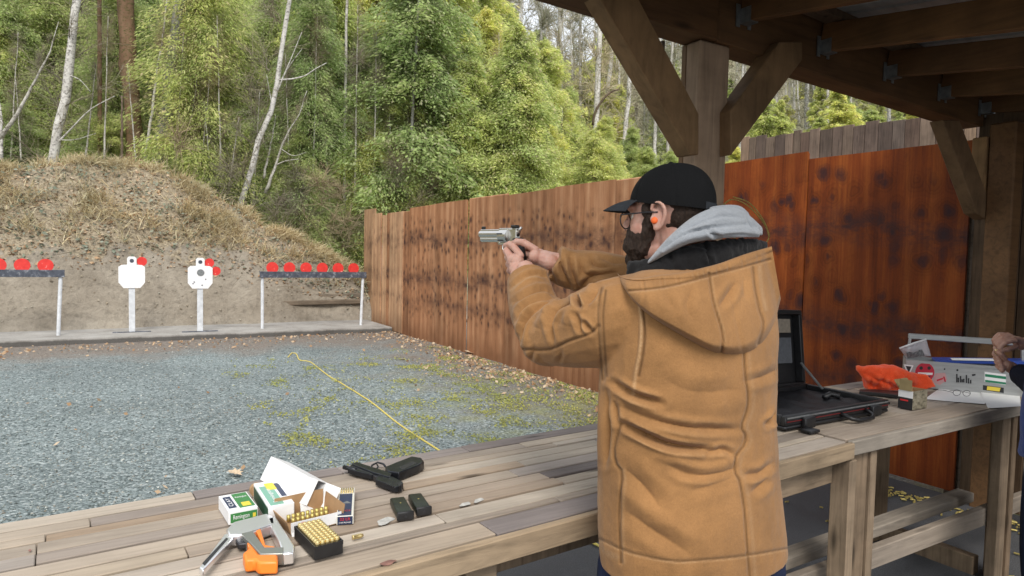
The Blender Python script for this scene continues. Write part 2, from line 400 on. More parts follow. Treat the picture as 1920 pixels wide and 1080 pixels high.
M_PLY_NEAR = plywood('plywood_red', (.115,.022,.005), (.235,.050,.009), (.38,.105,.02), .88, 6.6, 5.4, .26, .50)
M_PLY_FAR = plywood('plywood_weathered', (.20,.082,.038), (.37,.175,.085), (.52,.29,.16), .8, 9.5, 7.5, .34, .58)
M_PLY_PALE = plywood('plywood_pale', (.26,.14,.08), (.44,.26,.145), (.56,.37,.22), .35, 9, 7, .5, .7)
wall = empty('plywood_wall', (5.0, 7.5, 0), 'long orange stained plywood wall along the right side of the gravel range', 'wall')
y = 2.255
k = 0
while y < 12.3:
    wd = 1.235
    off = [0, -.018, 0, .012, -.006, .014, 0, .01, -.01][k % 9]
    top = [2.455, 2.52, 2.50, 2.505, 2.50, 2.515, 2.495, 2.5, 2.43][k % 9]
    z0 = -.05 if k else .03
    x0 = 5.0+off+.012*math.sin(k*1.7)
    p = [(x0, y+.004, z0), (x0, y+wd-.004, z0), (x0+.02, y+wd-.004, z0), (x0+.02, y+.004, z0)]
    h = [(a, b, top+.012*math.sin(k*2.3+i)) for i, (a, b, _) in enumerate(p)]
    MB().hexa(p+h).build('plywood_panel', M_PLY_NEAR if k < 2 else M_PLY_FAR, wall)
    y += wd; k += 1
for j, (y0, y1, h, xo) in enumerate(((12.42, 13.15, 2.44, -.02), (13.16, 13.8, 2.42, .06), (13.81, 14.35, 2.47, .03), (14.36, 15.1, 2.60, .09))):
    MB().box(5.0+xo, 5.03+xo, y0, y1, 0, h, .003).build('wall_board', M_PLY_PALE, wall)
for j, yp in enumerate(np.arange(2.3, 14.5, 2.44)):
    MB().box(5.045, 5.135, yp-.045, yp+.045, -.1, 2.35, .004).build('wall_post', M_OLD, wall)
tag(MB().box(5.25, 5.85, 15.0, 15.6, 0.3, 1.78, .03).build('concrete_block', MAT['slab']), 'grey concrete block behind the far end of the wood wall', 'block')
# weathered board fence behind the plywood
M_GREYP = wood('weathered_boards', [(.15,.10,.075), (.21,.15,.115), (.11,.08,.065), (.28,.205,.145), (.175,.125,.10), (.38,.26,.165), (.125,.10,.09)], (60, 60, 3), .85, .55, 1.2)
fence = empty('board_fence', (6.5, 4.0, 0), 'tall weathered grey brown board fence standing behind the plywood wall', 'fence')
yy = -1.0; r_ = random.Random(5)
while yy < 5.38:
    w_ = r_.choice([.095, .115, .12, .14])
    top = 2.95+.038*(yy-2.3)+r_.uniform(-.02, .02)
    xo = r_.uniform(-.008, .008)
    if r_.random() < .2:
        zc = r_.uniform(2.55, 2.8)
        MB().box(6.5+xo, 6.525+xo, yy+.003, yy+w_-.003, .0, zc-.003, .002).build('fence_board', M_GREYP, fence)
        MB().box(6.5+xo, 6.525+xo, yy+.003, yy+w_-.003, zc+.003, top, .002).build('fence_board', M_GREYP, fence)
    else:
        MB().box(6.5+xo, 6.525+xo, yy+.003, yy+w_-.003, .0, top, .002).build('fence_board', M_GREYP, fence)
    yy += w_
for zr in (.5, 1.6, 2.6): MB().box(6.535, 6.575, -1, 5.4, zr, zr+.09, .003).build('fence_rail', M_OLD, fence)
# dark board end wall of the shelter
M_DARKP = wood('end_wall_boards', [(.075,.045,.025), (.115,.068,.037), (.15,.10,.062), (.06,.038,.022), (.20,.145,.095), (.10,.06,.033)], (60, 60, 3), .8, .5, 1.0)
endw = empty('board_end_wall', (5.0, 0.5, 0), 'dark vertical board wall closing the right end of the shelter', 'wall')
yy = 2.235; r_ = random.Random(9)
while yy > -2.2:
    w_ = r_.choice([.085, .1, .14, .14]); xo = r_.uniform(-.012, .012)
    MB().box(5.02+xo, 5.045+xo, yy-w_+.004, yy-.002, .0, 2.62, .002).build('wall_board', M_DARKP, endw)
    yy -= w_
MB().box(5.07, 5.11, -2.2, 2.2, .9, .99).build('wall_rail', M_OLD, endw)
MB().box(5.07, 5.11, -2.2, 2.2, 1.8, 1.89).build('wall_rail', M_OLD, endw)

# ================================================================== SHELTER
M_BEAM = wood('shelter_timber', [(.13,.064,.026), (.155,.08,.034), (.115,.057,.024)], (2.2, 30, 30), .7, .45, 1.1)
M_RAFT = wood('rafter_timber', [(.17,.083,.031), (.20,.10,.038), (.145,.07,.027)], (30, 2.0, 30), .7, .4, 1.0)
M_POST = wood('post_timber', [(.29,.17,.078)], (28, 28, 1.6), .8, .4, .8)
M_BRACE = wood('brace_timber', [(.21,.125,.06), (.25,.15,.07), (.19,.115,.06)], (14, 14, 4), .75, .45, 1.0)
M_GALV = plain('galvanised', (.27,.28,.28), .5, .7, 30, .25)
def metal_roof():
    m = N('metal_roof'); n = m.noise(m.pos((1,6,1)), 3, 4)
    m.P(Base_Color=m.ramp(n, [(.3, (.33,.34,.34)), (.7, (.46,.47,.47))]), Metallic=.35, Roughness=.5); return m.m
M_ROOF = metal_roof()
BY0, BY1 = 2.195, 2.345
def bz(x): return 2.655-.034*(x-1.5)
sh = empty('shelter', (2.9, 2.3, 0), 'open timber shelter with posts, diagonal braces and rafters over the shooting bench', 'shelter')
MB().beam((.85, 2.27, bz(.85)+.16), (2.43, 2.27, bz(2.43)+.16), .15, .32, c=.006).build('beam', M_BEAM, sh)
MB().beam((2.433, 2.272, bz(2.43)+.158), (5.0, 2.272, bz(5)+.158), .15, .32, c=.006).build('beam', M_BEAM, sh)
MB().box(2.335, 2.535, 2.213, 2.305, .0, bz(2.43)-.004, .008).build('post', M_POST, sh)
MB().box(2.345, 2.525, 2.308, 2.345, .0, bz(2.3)-.004, .006).build('post_board', M_BRACE, sh)
MB().box(4.86, 4.985, 1.95, 2.10, .0, bz(4.9)-.02, .008).build('post', M_BEAM, sh)
MB().box(4.84, 4.985, 2.105, 2.19, 2.02, 2.44, .006).build('post_block', M_POST, sh)
def brace(px, y0, y1, mat=M_BRACE):              # diagonal brace with its lower end cut to sit against the post
    q = [PY(a_, b_, y0) if not isinstance(a_, np.ndarray) else a_ for a_, b_ in px]; q = [(p[0], p[2]) for p in q]
    ar = sum(q[i][0]*q[(i+1) % len(q)][1]-q[(i+1) % len(q)][0]*q[i][1] for i in range(len(q)))
    if ar > 0: q = q[::-1]
    o = MB().prism(q, (0, (y0+y1)/2, 0), (1,0,0), (0,0,1), (0,1,0), y1-y0).build('brace', mat, sh)
    m_ = o.modifiers.new('bevel', 'BEVEL'); m_.width = .005; m_.segments = 1; return o
brace([(1070, -94), (1150, -94), (1311, 213), (1311, 290), (1296, 291)], 2.145, 2.238)
brace([(1371, 207), (1462, 78), (1505, 78), (1505, 112), (1371, 292)], 2.145, 2.238)
brace([(1375, 190), (1440, 105), (1470, 105), (1375, 235)], 2.315, 2.36)
brace([(1768, 225), (1800, 225), (1858, 385), (1850, 412), (1832, 400)], 2.10, 2.18)
SL = .145
def rz(y, x=3.6): return 2.7625 - .05*(x-3.6) + SL*(y-2.2)
rx = [.85, 1.36, 1.97, 2.575, 3.2, 3.82, 4.42, 4.94]
for i, x in enumerate(rx):
    a, b = (x+.02, 2.193, rz(2.193, x)), (x+.02, .42, rz(.42, x))
    MB().beam(a, b, .045, .145, c=.004).build('rafter', M_RAFT, sh)
    zb_ = rz(2.15, x)
    hb = MB().box(x-.008, x-.003, 2.13, 2.190, zb_-.076, zb_-.01).box(x+.043, x+.048, 2.13, 2.190, zb_-.076, zb_-.01)
    hb.box(x-.035, x-.008, 2.188, 2.192, zb_-.095, zb_+.01).box(x+.048, x+.07, 2.188, 2.192, zb_-.095, zb_+.01)
    hb.box(x-.008, x+.048, 2.13, 2.190, zb_-.081, zb_-.076)
    hb.build('joist_hanger', M_GALV, sh)
for yp in (2.12, 1.30, .5):
    MB().beam((.7, yp, rz(yp, .7)+.093), (5.02, yp, rz(yp, 5.02)+.093), .09, .038).build('purlin', M_DARKP, sh)
for i, x in enumerate(np.arange(.62, 5.0, .92)):           # ribbed roof sheets
    prof = []
    for q in range(8):
        x0 = x+q*.115; prof += [(x0, 0), (x0+.075, 0), (x0+.09, .018), (x0+.105, .018)]
    prof.append((x+.92, 0)); nn = len(prof)
    v = [(a, yb, rz(yb, a)+.120+h+(i % 2)*.004) for yb in (2.45, .30) for a, h in prof]
    f = [(j, j+1, nn+j+1, nn+j) for j in range(nn-1)]
    link('roof_sheet', mesh('roof_sheet', v, f), M_ROOF, sh)
# short stick hanging from the beam beside the post
tag(MB().box(2.235, 2.255, 2.36, 2.38, 2.42, bz(2.24)+.004, .002).build('wooden_stick', M_OLD), 'thin dark stick hanging from the beam left of the middle post', 'stick')

# ================================================================== BENCH
M_TOP = wood('bench_planks', [(.40,.345,.28), (.33,.265,.20), (.46,.40,.33), (.26,.215,.175), (.43,.36,.28), (.17,.145,.14), (.36,.30,.235), (.45,.38,.30), (.31,.23,.16), (.38,.33,.28), (.22,.19,.18), (.42,.345,.26)], (3.0, 70, 70), .8, .30, 1.3, .0012, dirt=.24)
M_EDGE = wood('bench_edge', [(.36,.27,.175), (.32,.235,.155), (.40,.305,.205)], (2.0, 40, 40), .7, .5, 1.0, dirt=.45)
M_LEG = wood('bench_legs', [(.25,.18,.115), (.22,.155,.10), (.29,.215,.145)], (40, 40, 2.4), .8, .5, 1.2, dirt=.45)
M_RAIL = wood('bench_rails', [(.34,.30,.25), (.30,.25,.20)], (2.2, 40, 40), .8, .45, 1.0, dirt=.4)
BH = .92
def bench(ox, oy, ang, x0, rows, label, seed, endcap):
    rr = random.Random(seed)
    root = empty('shooting_bench', (ox, oy, 0), label, 'bench', rz=ang)
    for k in range(len(rows)-1):
        v0, v1 = rows[k], rows[k+1]; x = x0 - rr.uniform(0, .5)
        th = .045
        while x < -.002:
            L = rr.uniform(.35, 1.15) if k not in (0,) else rr.uniform(1.0, 1.7)
            x2 = min(0.0, x+L)
            if -x2 < .18: x2 = 0.0
            dz = rr.uniform(-.004, .0)
            g = rr.choice([.004, .006, .011]) if endcap else rr.choice([.003, .006, .008]) 
            a = MB().box(max(x, x0)+.001, x2-.001, v0+g, v1-.0012, BH-th+dz, BH+dz, .0022)
            if x2 > x0+.05: a.build('plank', M_EDGE if k == 0 and False else M_TOP, root, world=False)
            x = x2
    return root
R1 = [-.015, .078, .116, .185, .247, .31, .378, .441, .507, .553, .612, .686]
A1 = math.atan(.06)
b1 = bench(2.41, 1.475, A1, -4.2, R1, 'long weathered plank bench in the foreground with boxes and a pistol on it', 3, True)
MB().box(-4.2, 0.0, -.040, -.0165, BH-.062, BH-.001, .003).build('front_board', M_EDGE, b1, world=False)
MB().box(-4.2, 0.0, .62, .66, BH-.14, BH-.05, .003).build('apron', M_LEG, b1, world=False)
MB().box(-4.2, -.2, .05, .088, BH-.135, BH-.05, .003).build('apron', M_LEG, b1, world=False)
for x in (-1.64, -3.2):
    MB().box(x-.045, x+.045, .005, .045, .0, BH-.066, .003).build('leg', M_EDGE, b1, world=False)
    MB().box(x-.045, x+.045, .60, .64, .0, BH-.066, .003).build('leg', M_LEG, b1, world=False)
    MB().beam((x-.06, .05, .78), (x-.06, .62, .78), .038, .09, c=.003).build('cross_brace', M_LEG, b1, world=False)
    MB().beam((x-.10, .02, .80), (x-.28, .02, .86), .04, .10, c=.003).build('bracket_block', M_OLD, b1, world=False)
MB().box(-.02, .03, -.035, .04, .0, BH-.07, .003).build('leg', M_LEG, b1, world=False)
MB().box(-.02, .05, .60, .65, .0, BH-.07, .003).build('leg', M_LEG, b1, world=False)
MB().box(-.46, -.025, .03, .068, BH-.17, BH-.07, .003).build('bracket_board', M_EDGE, b1, world=False)
A2 = math.atan(.008)
R2 = [-.012, .13, .25, .36, .48, .59, .70]
b2 = bench(4.93, 1.508, A2, -2.505, R2, 'second plank bench on the right with the open gun case and tote on it', 11, False)
MB().box(-2.505, 0.0, -.036, -.0135, BH-.058, BH-.001, .003).build('front_board', M_RAIL, b2, world=False)
for x, w_ in ((-2.36, .145), (-1.085, .13)):
    MB().box(x-w_/2, x+w_/2-.045, .0, .05, .0, BH-.06, .004).build('leg', M_LEG, b2, world=False)
    MB().box(x+w_/2-.043, x+w_/2, -.012, .09, .0, BH-.06, .004).build('leg', M_LEG, b2, world=False)
for x, w_ in ((-2.36, .14), (-1.14, .15)):
    MB().box(x-w_/2, x+w_/2, .585, .64, .0, BH-.06, .004).build('leg', M_LEG, b2, world=False)
MB().beam((-1.115, .10, .055), (-1.115, .66, .055), .06, .10, c=.004).build('foot_board', M_LEG, b2, world=False)
MB().beam((-2.36, .10, .055), (-2.36, .58, .055), .06, .10, c=.004).build('foot_board', M_LEG, b2, world=False)
MB().beam((-3.6, .115, .325), (-.1, .06, .335), .04, .09, c=.004).build('stretcher', M_RAIL, b2, world=False)
MB().beam((-3.6, .30, .30), (-.95, .235, .355), .085, .05, c=.004).build('stretcher', M_RAIL, b2, world=False)
MB().box(-2.5, 0, .655, .69, BH-.14, BH-.05, .003).build('apron', M_LEG, b2, world=False)
# ================================================================== VEGETATION
def foliage(name, cols, trans=.5, rough=.6):
    m = N(name)
    g = m.n('ShaderNodeNewGeometry')
    isl = g.outputs['Random Per Island']
    k = len(cols)
    c = m.ramp(isl, [((i+.5)/k, q) for i, q in enumerate(cols)])
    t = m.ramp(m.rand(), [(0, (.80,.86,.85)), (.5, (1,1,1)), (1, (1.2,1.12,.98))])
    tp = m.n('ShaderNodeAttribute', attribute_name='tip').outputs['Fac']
    if trans > .4: c = m.mix(1.0, c, m.ramp(tp, [(.0, (.8,.8,.8)), (.55, (1.1,1.1,1.1)), (1.0, (1.4,1.38,1.32))]), 'MULTIPLY')  # lit bough ends put into leaf colour: inner sprays darker, tips lighter
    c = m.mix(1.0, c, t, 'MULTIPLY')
    cl = m.noise(m.pos(), .8, 3); c = m.mix(1.0, c, m.ramp(cl, [(.35, (.88,.92,.92)), (.65, (1.1,1.06,1.0))]), 'MULTIPLY')
    m.P(Base_Color=c, Roughness=rough, Specular_IOR_Level=.25)
    tr = m.n('ShaderNodeBsdfTranslucent', {0: c}); mx = m.n('ShaderNodeMixShader', {0: trans})
    m.t.links.new(m.b.outputs[0], mx.inputs[1]); m.t.links.new(tr.outputs[0], mx.inputs[2]); m.t.links.new(mx.outputs[0], m.out.inputs[0])
    return m.m
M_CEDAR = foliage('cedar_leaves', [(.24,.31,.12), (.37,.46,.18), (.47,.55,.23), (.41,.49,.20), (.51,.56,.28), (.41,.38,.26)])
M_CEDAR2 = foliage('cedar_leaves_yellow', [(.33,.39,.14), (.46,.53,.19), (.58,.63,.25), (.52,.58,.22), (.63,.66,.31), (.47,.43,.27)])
M_TWIG = foliage('bare_twigs', [(.20,.165,.12), (.27,.225,.17), (.15,.12,.085), (.31,.27,.20)], .0, .9)
M_PTWIG = foliage('pale_twigs', [(.33,.30,.24), (.42,.385,.32), (.28,.25,.19), (.30,.31,.19)], .0, .9)
def bark(name, lo, hi, spot):
    m = N(name); p = m.pos((6, 6, 2.2), rnd=9.0)
    n = m.noise(p, 1.0, 6, .7); n2 = m.noise(m.pos((9, 9, 14), rnd=5.0), 1.0, 5, .7)
    c = m.mix(m.ramp(n2, [(.5, 0.0), (.64, .85)]), m.ramp(n, [(.3, lo), (.7, hi)]), spot)
    m.P(Base_Color=c, Roughness=.9, Specular_IOR_Level=.2); m.bump(n2, .02); return m.m
M_ALDER = bark('alder_bark', (.34,.32,.28), (.56,.54,.49), (.12,.10,.075))
M_BIRCH = bark('birch_bark', (.44,.42,.38), (.68,.66,.62), (.07,.06,.055))
M_GREYB = bark('grey_bark', (.20,.195,.18), (.34,.33,.31), (.10,.095,.06))
M_REDB = bark('red_bark', (.15,.085,.05), (.25,.16,.10), (.06,.075,.02))
M_CBARK = bark('cedar_bark', (.10,.07,.05), (.18,.13,.10), (.05,.05,.02))


def crown_mesh(name, H, R, nb, per, leaf, seed, base=.06, droop=.55, power=.8, wr=1.0):
    """conifer crown: whorled drooping boughs clothed with small lance-shaped sprays"""
    r = np.random.default_rng(seed); out = []; tips = []
    for b in range(nb):
        hh = (base + (1-base)*(b+r.random())/nb); h = hh*H
        L = R*((1-hh)**power*.92+.08)*r.uniform(.38, 1.28); az = r.uniform(0, 2*math.pi)
        n = max(8, int(per*(L/R+.25)))
        t = r.uniform(.12, 1, n)**.8
        o = np.array([math.cos(az), math.sin(az), 0]); s = np.array([-o[1], o[0], 0])
        up0 = r.uniform(.0, .35)*(1 if hh < .8 else 2)
        wid = (L*.30*(1-t)+.10*L+.12)
        lat = r.normal(0, .62, n)*wid
        z = h + L*(up0*t - droop*t*t) - np.abs(lat)*.35 - r.random(n)**2*.45*(.4+L/R) + r.normal(0, .13, n)
        c = o*(L*t)[:, None] + s*lat[:, None]; c[:, 2] = z
        d = unit(o*r.uniform(.3, 1, (n,1)) + s*(np.sign(lat)*r.uniform(.1, .9, n))[:, None] + np.array([0,0,-1])*r.uniform(.1, 1.0, (n,1)))
        nn = unit(unit(np.cross(d, r.normal(0, 1, (n,3)))) + o*.55 + np.array([0,0,.75]))
        w = unit(np.cross(d, nn))
        ln = leaf*r.uniform(.6, 1.5, (n,1)); ww = ln*r.uniform(.11, .22, (n,1))*wr
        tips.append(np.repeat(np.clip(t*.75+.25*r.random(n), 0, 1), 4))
        out.append(np.stack([c-d*ln*.5, c+w*ww-d*ln*.05, c+d*ln*.55, c-w*ww-d*ln*.05], 1))
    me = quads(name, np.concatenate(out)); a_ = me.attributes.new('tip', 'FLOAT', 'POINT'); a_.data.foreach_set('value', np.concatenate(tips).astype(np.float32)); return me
def trunk_mesh(name, path, r0, r1, n=8, rough=.0, seed=0):
    rr = random.Random(seed); m = len(path)
    rad = [lerp(r0, r1, (i/(m-1))**.8)*(1+rr.uniform(-rough, rough)) for i in range(m)]
    return MB().tube(path, rad, n).mesh(name, True)

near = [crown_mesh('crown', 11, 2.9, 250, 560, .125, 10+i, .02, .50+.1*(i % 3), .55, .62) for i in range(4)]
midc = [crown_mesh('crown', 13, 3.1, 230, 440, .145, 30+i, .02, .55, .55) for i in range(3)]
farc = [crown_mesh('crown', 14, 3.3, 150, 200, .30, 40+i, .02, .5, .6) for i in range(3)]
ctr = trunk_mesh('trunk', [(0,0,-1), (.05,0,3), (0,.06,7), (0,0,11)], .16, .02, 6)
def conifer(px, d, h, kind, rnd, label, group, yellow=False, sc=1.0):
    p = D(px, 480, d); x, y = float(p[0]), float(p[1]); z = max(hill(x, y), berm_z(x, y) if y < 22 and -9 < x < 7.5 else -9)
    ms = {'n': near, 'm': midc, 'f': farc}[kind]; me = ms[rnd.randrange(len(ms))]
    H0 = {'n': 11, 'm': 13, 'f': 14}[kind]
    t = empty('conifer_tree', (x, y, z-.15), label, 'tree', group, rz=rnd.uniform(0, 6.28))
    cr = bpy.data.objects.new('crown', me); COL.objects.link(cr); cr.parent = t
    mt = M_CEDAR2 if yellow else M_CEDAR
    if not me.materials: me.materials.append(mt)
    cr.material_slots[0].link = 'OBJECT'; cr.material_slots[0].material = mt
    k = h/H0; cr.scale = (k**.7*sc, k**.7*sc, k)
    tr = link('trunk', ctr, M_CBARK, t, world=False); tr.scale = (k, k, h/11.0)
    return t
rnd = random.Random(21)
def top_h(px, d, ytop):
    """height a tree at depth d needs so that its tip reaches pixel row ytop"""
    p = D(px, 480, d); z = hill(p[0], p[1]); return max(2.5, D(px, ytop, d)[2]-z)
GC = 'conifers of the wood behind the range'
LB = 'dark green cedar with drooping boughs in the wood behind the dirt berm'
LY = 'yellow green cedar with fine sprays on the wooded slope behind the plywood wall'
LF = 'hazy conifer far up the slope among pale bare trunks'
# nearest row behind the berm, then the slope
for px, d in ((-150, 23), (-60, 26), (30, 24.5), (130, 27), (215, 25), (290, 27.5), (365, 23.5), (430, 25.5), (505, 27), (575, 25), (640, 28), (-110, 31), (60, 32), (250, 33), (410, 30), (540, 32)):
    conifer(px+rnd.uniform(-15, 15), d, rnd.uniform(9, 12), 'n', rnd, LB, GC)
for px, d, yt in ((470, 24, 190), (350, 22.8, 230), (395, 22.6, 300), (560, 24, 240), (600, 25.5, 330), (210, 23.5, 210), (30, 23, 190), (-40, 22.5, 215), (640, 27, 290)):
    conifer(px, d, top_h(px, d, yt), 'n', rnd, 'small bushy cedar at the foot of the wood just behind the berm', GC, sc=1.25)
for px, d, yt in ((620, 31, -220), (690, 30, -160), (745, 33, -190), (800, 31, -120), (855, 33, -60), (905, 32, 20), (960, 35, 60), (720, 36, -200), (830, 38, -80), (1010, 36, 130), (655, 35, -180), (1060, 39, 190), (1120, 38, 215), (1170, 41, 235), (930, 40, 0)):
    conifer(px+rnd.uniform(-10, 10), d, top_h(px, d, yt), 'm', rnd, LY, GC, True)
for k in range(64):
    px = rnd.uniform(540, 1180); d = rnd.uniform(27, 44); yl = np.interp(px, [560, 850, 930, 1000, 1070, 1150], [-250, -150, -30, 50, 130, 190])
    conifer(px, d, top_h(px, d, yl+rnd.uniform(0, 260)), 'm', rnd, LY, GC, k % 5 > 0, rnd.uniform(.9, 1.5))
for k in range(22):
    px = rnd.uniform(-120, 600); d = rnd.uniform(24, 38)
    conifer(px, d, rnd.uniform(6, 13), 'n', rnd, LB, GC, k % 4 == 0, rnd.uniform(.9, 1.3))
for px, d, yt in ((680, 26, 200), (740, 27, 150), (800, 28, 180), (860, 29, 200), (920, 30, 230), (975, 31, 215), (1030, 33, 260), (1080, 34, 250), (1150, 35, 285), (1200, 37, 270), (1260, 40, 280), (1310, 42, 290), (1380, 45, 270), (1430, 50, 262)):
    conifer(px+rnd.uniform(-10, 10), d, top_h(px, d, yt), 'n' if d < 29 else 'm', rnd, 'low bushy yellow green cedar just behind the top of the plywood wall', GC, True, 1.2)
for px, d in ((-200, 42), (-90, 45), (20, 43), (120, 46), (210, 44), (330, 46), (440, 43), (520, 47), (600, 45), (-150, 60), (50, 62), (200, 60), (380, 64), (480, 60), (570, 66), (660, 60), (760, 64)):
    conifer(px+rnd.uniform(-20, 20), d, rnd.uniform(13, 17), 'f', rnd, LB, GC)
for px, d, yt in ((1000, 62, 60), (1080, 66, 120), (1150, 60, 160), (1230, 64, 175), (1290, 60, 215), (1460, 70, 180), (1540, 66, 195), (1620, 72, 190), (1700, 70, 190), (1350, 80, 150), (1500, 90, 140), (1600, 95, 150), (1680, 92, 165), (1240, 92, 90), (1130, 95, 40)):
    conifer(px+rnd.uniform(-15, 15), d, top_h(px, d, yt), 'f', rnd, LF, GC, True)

for k in range(34):
    conifer(-260+k*36+rnd.uniform(-15, 15), rnd.uniform(70, 95), rnd.uniform(15, 20), 'f', rnd, LB, GC, k % 3 == 0)
for k in range(12):
    conifer(560+k*34+rnd.uniform(-10, 10), rnd.uniform(44, 54), rnd.uniform(12, 15)*(1 if k < 8 else .6), 'm', rnd, LY, GC, True)
for k in range(70):
    px = rnd.uniform(1000, 1860); d = rnd.uniform(46, 95); yt_ = np.interp(px, [1000, 1150, 1300, 1860], [90, 150, 185, 170])
    conifer(px, d, top_h(px, d, yt_+rnd.uniform(-25, 70)), 'f', rnd, LF, GC, True, rnd.uniform(.9, 1.4))
# ---- bare trees
def twig_mesh(name, H, R, n, ln, seed, lo=.25, wid=.05):
    """fine bare branching as one part: limbs with their twigs"""
    r = np.random.default_rng(seed); V = []
    nb = max(8, n//40)
    for b in range(nb):
        h = H*(lo+(1-lo)*r.random()); az = r.uniform(0, 6.28); L = R*r.uniform(.4, 1)*(1.15-h/H)
        o = np.array([math.cos(az), math.sin(az), 0.0]); up = r.uniform(.3, 1.1)
        p = np.array([0, 0, h]); k = 7; pts = [p]
        for j in range(k):
            p = p + (o*.8 + np.array([0,0,up]) + r.normal(0, .22, 3))*L/k/1.1; pts.append(p)
        for j in range(k):
            a, c = pts[j], pts[j+1]; w0, w1 = .022*H/12*(1-j/k)+.004, .022*H/12*(1-(j+1)/k)+.003
            for sdv in (np.array([-o[1], o[0], 0]), np.array([0, 0, 1.0])):
                V.append([a-sdv*w0, a+sdv*w0, c+sdv*w1, c-sdv*w1])
        for q in range(n//nb):
            j = r.integers(1, k+1); a = pts[j]+r.normal(0, .05, 3); d = unit(o*.6+r.normal(0, .7, 3)+np.array([0,0,.35])); l = ln*r.uniform(.4, 1.3)
            s = unit(np.cross(d, r.normal(0, 1, 3))); c = a+d*l*.55+r.normal(0, .04, 3)*l; e = a+d*l
            V.append([a-s*wid*.11, a+s*wid*.11, c+s*wid*.09, c-s*wid*.09]); V.append([c-s*wid*.09, c+s*wid*.09, e+s*.002, e-s*.002])
            for _ in range(2):
                d2 = unit(d+r.normal(0, .6, 3)); e2 = c+d2*l*.5
                V.append([c-s*wid*.06, c+s*wid*.06, e2+s*.002, e2-s*.002])
    return quads(name, np.array(V))
TW = [twig_mesh('branches', 12, 2.6, 900, .9, 60+i, .2) for i in range(3)]
TWF = [twig_mesh('branches', 16, 2.8, 900, 1.3, 70+i, .18, .16) for i in range(3)]
def bare(pxs, d, r0, r1, mat, label, group=None, tw=None, twm=None, cat='tree', name='bare_tree', s=1.0, seed=0, ext=True, limbs=(), lmat=None):
    """trunk through picture points (px, py[, depth]) standing on the slope, with bare branches"""
    pts = [D(q[0], q[1], q[2] if len(q) > 2 else d) for q in pxs]
    b = pts[0]; z0 = max(hill(b[0], b[1]), berm_z(b[0], b[1]) if b[1] < 22 and -9 < b[0] < 7.5 else -9)
    if ext:
        dv = pts[1]-pts[0]; pts = [b + dv/dv[2]*(z0-.3-b[2])] + pts if b[2] > z0-.25 else pts
        dv = pts[-1]-pts[-2]; dv = dv/np.linalg.norm(dv); pts = pts + [pts[-1]+dv*3.0+np.array([.1, 0, 0])]
    root = pts[0]
    t = empty(name, root, label, cat, group, rz=0)
    path = interp([p-root for p in pts], 14)
    rr = np.random.default_rng(seed+5); path[1:] += rr.normal(0, r0*.18, path[1:].shape)*[1, 1, 0]
    link('trunk', trunk_mesh('trunk', path, r0, r1, 9, .08, seed), mat, t, world=False)
    for lp, la, lb2 in limbs:
        lq = interp([D(q[0], q[1], d-.1*i)-root for i, q in enumerate(lp)], 10)
        link('limb', trunk_mesh('limb', lq, la, lb2, 6, .1, 3), lmat or mat, t, world=False)
    if tw is not None:
        o = bpy.data.objects.new('branches', tw); COL.objects.link(o); o.parent = t
        if not tw.materials: tw.materials.append(twm)
        o.material_slots[0].link = 'OBJECT'; o.material_slots[0].material = twm
        top = path[-1]; H = 12 if tw in TW else 16; k = top[2]/H*1.02
        ax = Vector(top).normalized(); o.rotation_euler = Vector((0,0,1)).rotation_difference(ax).to_euler()
        o.rotation_euler.rotate_axis('Z', seed*1.3); o.scale = (k*s, k*s, k)
    return t
bare([(98, 300), (118, 200), (135, 90), (150, -20)], 21.5, .17, .11, M_BIRCH, 'pale mottled trunk leaning right behind the berm, left of the wood', tw=TW[0], twm=M_TWIG, seed=1, limbs=(([(104,272),(135,240),(170,205),(215,180)], .035, .01), ([(108,262),(140,262),(180,250)], .02, .006), ([(128,140),(150,150),(170,172)], .02, .006)))
bare([(298, 300), (308, 230), (322, 130), (340, -10)], 22.9, .22, .19, M_GREYB, 'thick grey curved trunk in the middle of the left wood', tw=TW[1], twm=M_TWIG, seed=2, s=.6)
bare([(246, 200), (240, 90), (234, -20)], 23.2, .30, .26, M_REDB, 'broad reddish brown mossy trunk at the top left', seed=3)
bare([(187, 180), (187, 90), (187, -10)], 23, .07, .07, M_REDB, 'thin orange brown trunk beside the broad mossy trunk', seed=4)
bare([(0, 262), (40, 200), (72, 140), (92, 100), (110, 40)], 21, .07, .008, M_ALDER, 'thin pale stem leaning right at the far left of the wood', tw=TW[2], twm=M_TWIG, seed=5, s=.5, ext=False)
bare([(2, 300), (3, 240), (0, 200), (-6, 120)], 21, .06, .01, M_BIRCH, 'short white stem at the left edge of the photo', seed=6, ext=False)
bare([(455, 372), (488, 260), (515, 182), (526, 110), (546, -10)], 22, .12, .06, M_BIRCH, 'slender white trunk leaning right with side branches above the berm slope', tw=TW[0], twm=M_TWIG, seed=7, s=.8, limbs=(([(524,150),(548,148),(572,142),(590,130),(612,118)], .035, .012), ([(520,172),(535,135),(550,100),(566,60)], .03, .008), ([(512,205),(505,170),(500,140)], .02, .006), ([(527,150),(545,120),(566,92)], .02, .006)))
bare([(497, 362), (520, 300), (536, 255), (560, 215), (575, 170)], 22.4, .06, .008, M_ALDER, 'short pale stem forking right beside the leaning white trunk', tw=TW[1], twm=M_TWIG, seed=8, s=.6, ext=False, limbs=(([(517,310),(535,302),(560,298)], .025, .008), ([(528,280),(550,292),(575,285)], .02, .006)))
bare([(494, 335), (504, 290), (512, 250), (517, 215)], 22.6, .05, .008, M_ALDER, 'short upright grey stem between the two leaning pale stems', seed=9, ext=False)
bare([(272, 302), (282, 235), (292, 150), (305, 70), (312, 0)], 22.3, .06, .02, M_ALDER, 'thin yellowish stem in front of the thick grey trunk', tw=TW[2], twm=M_TWIG, seed=10, s=.6, ext=False)
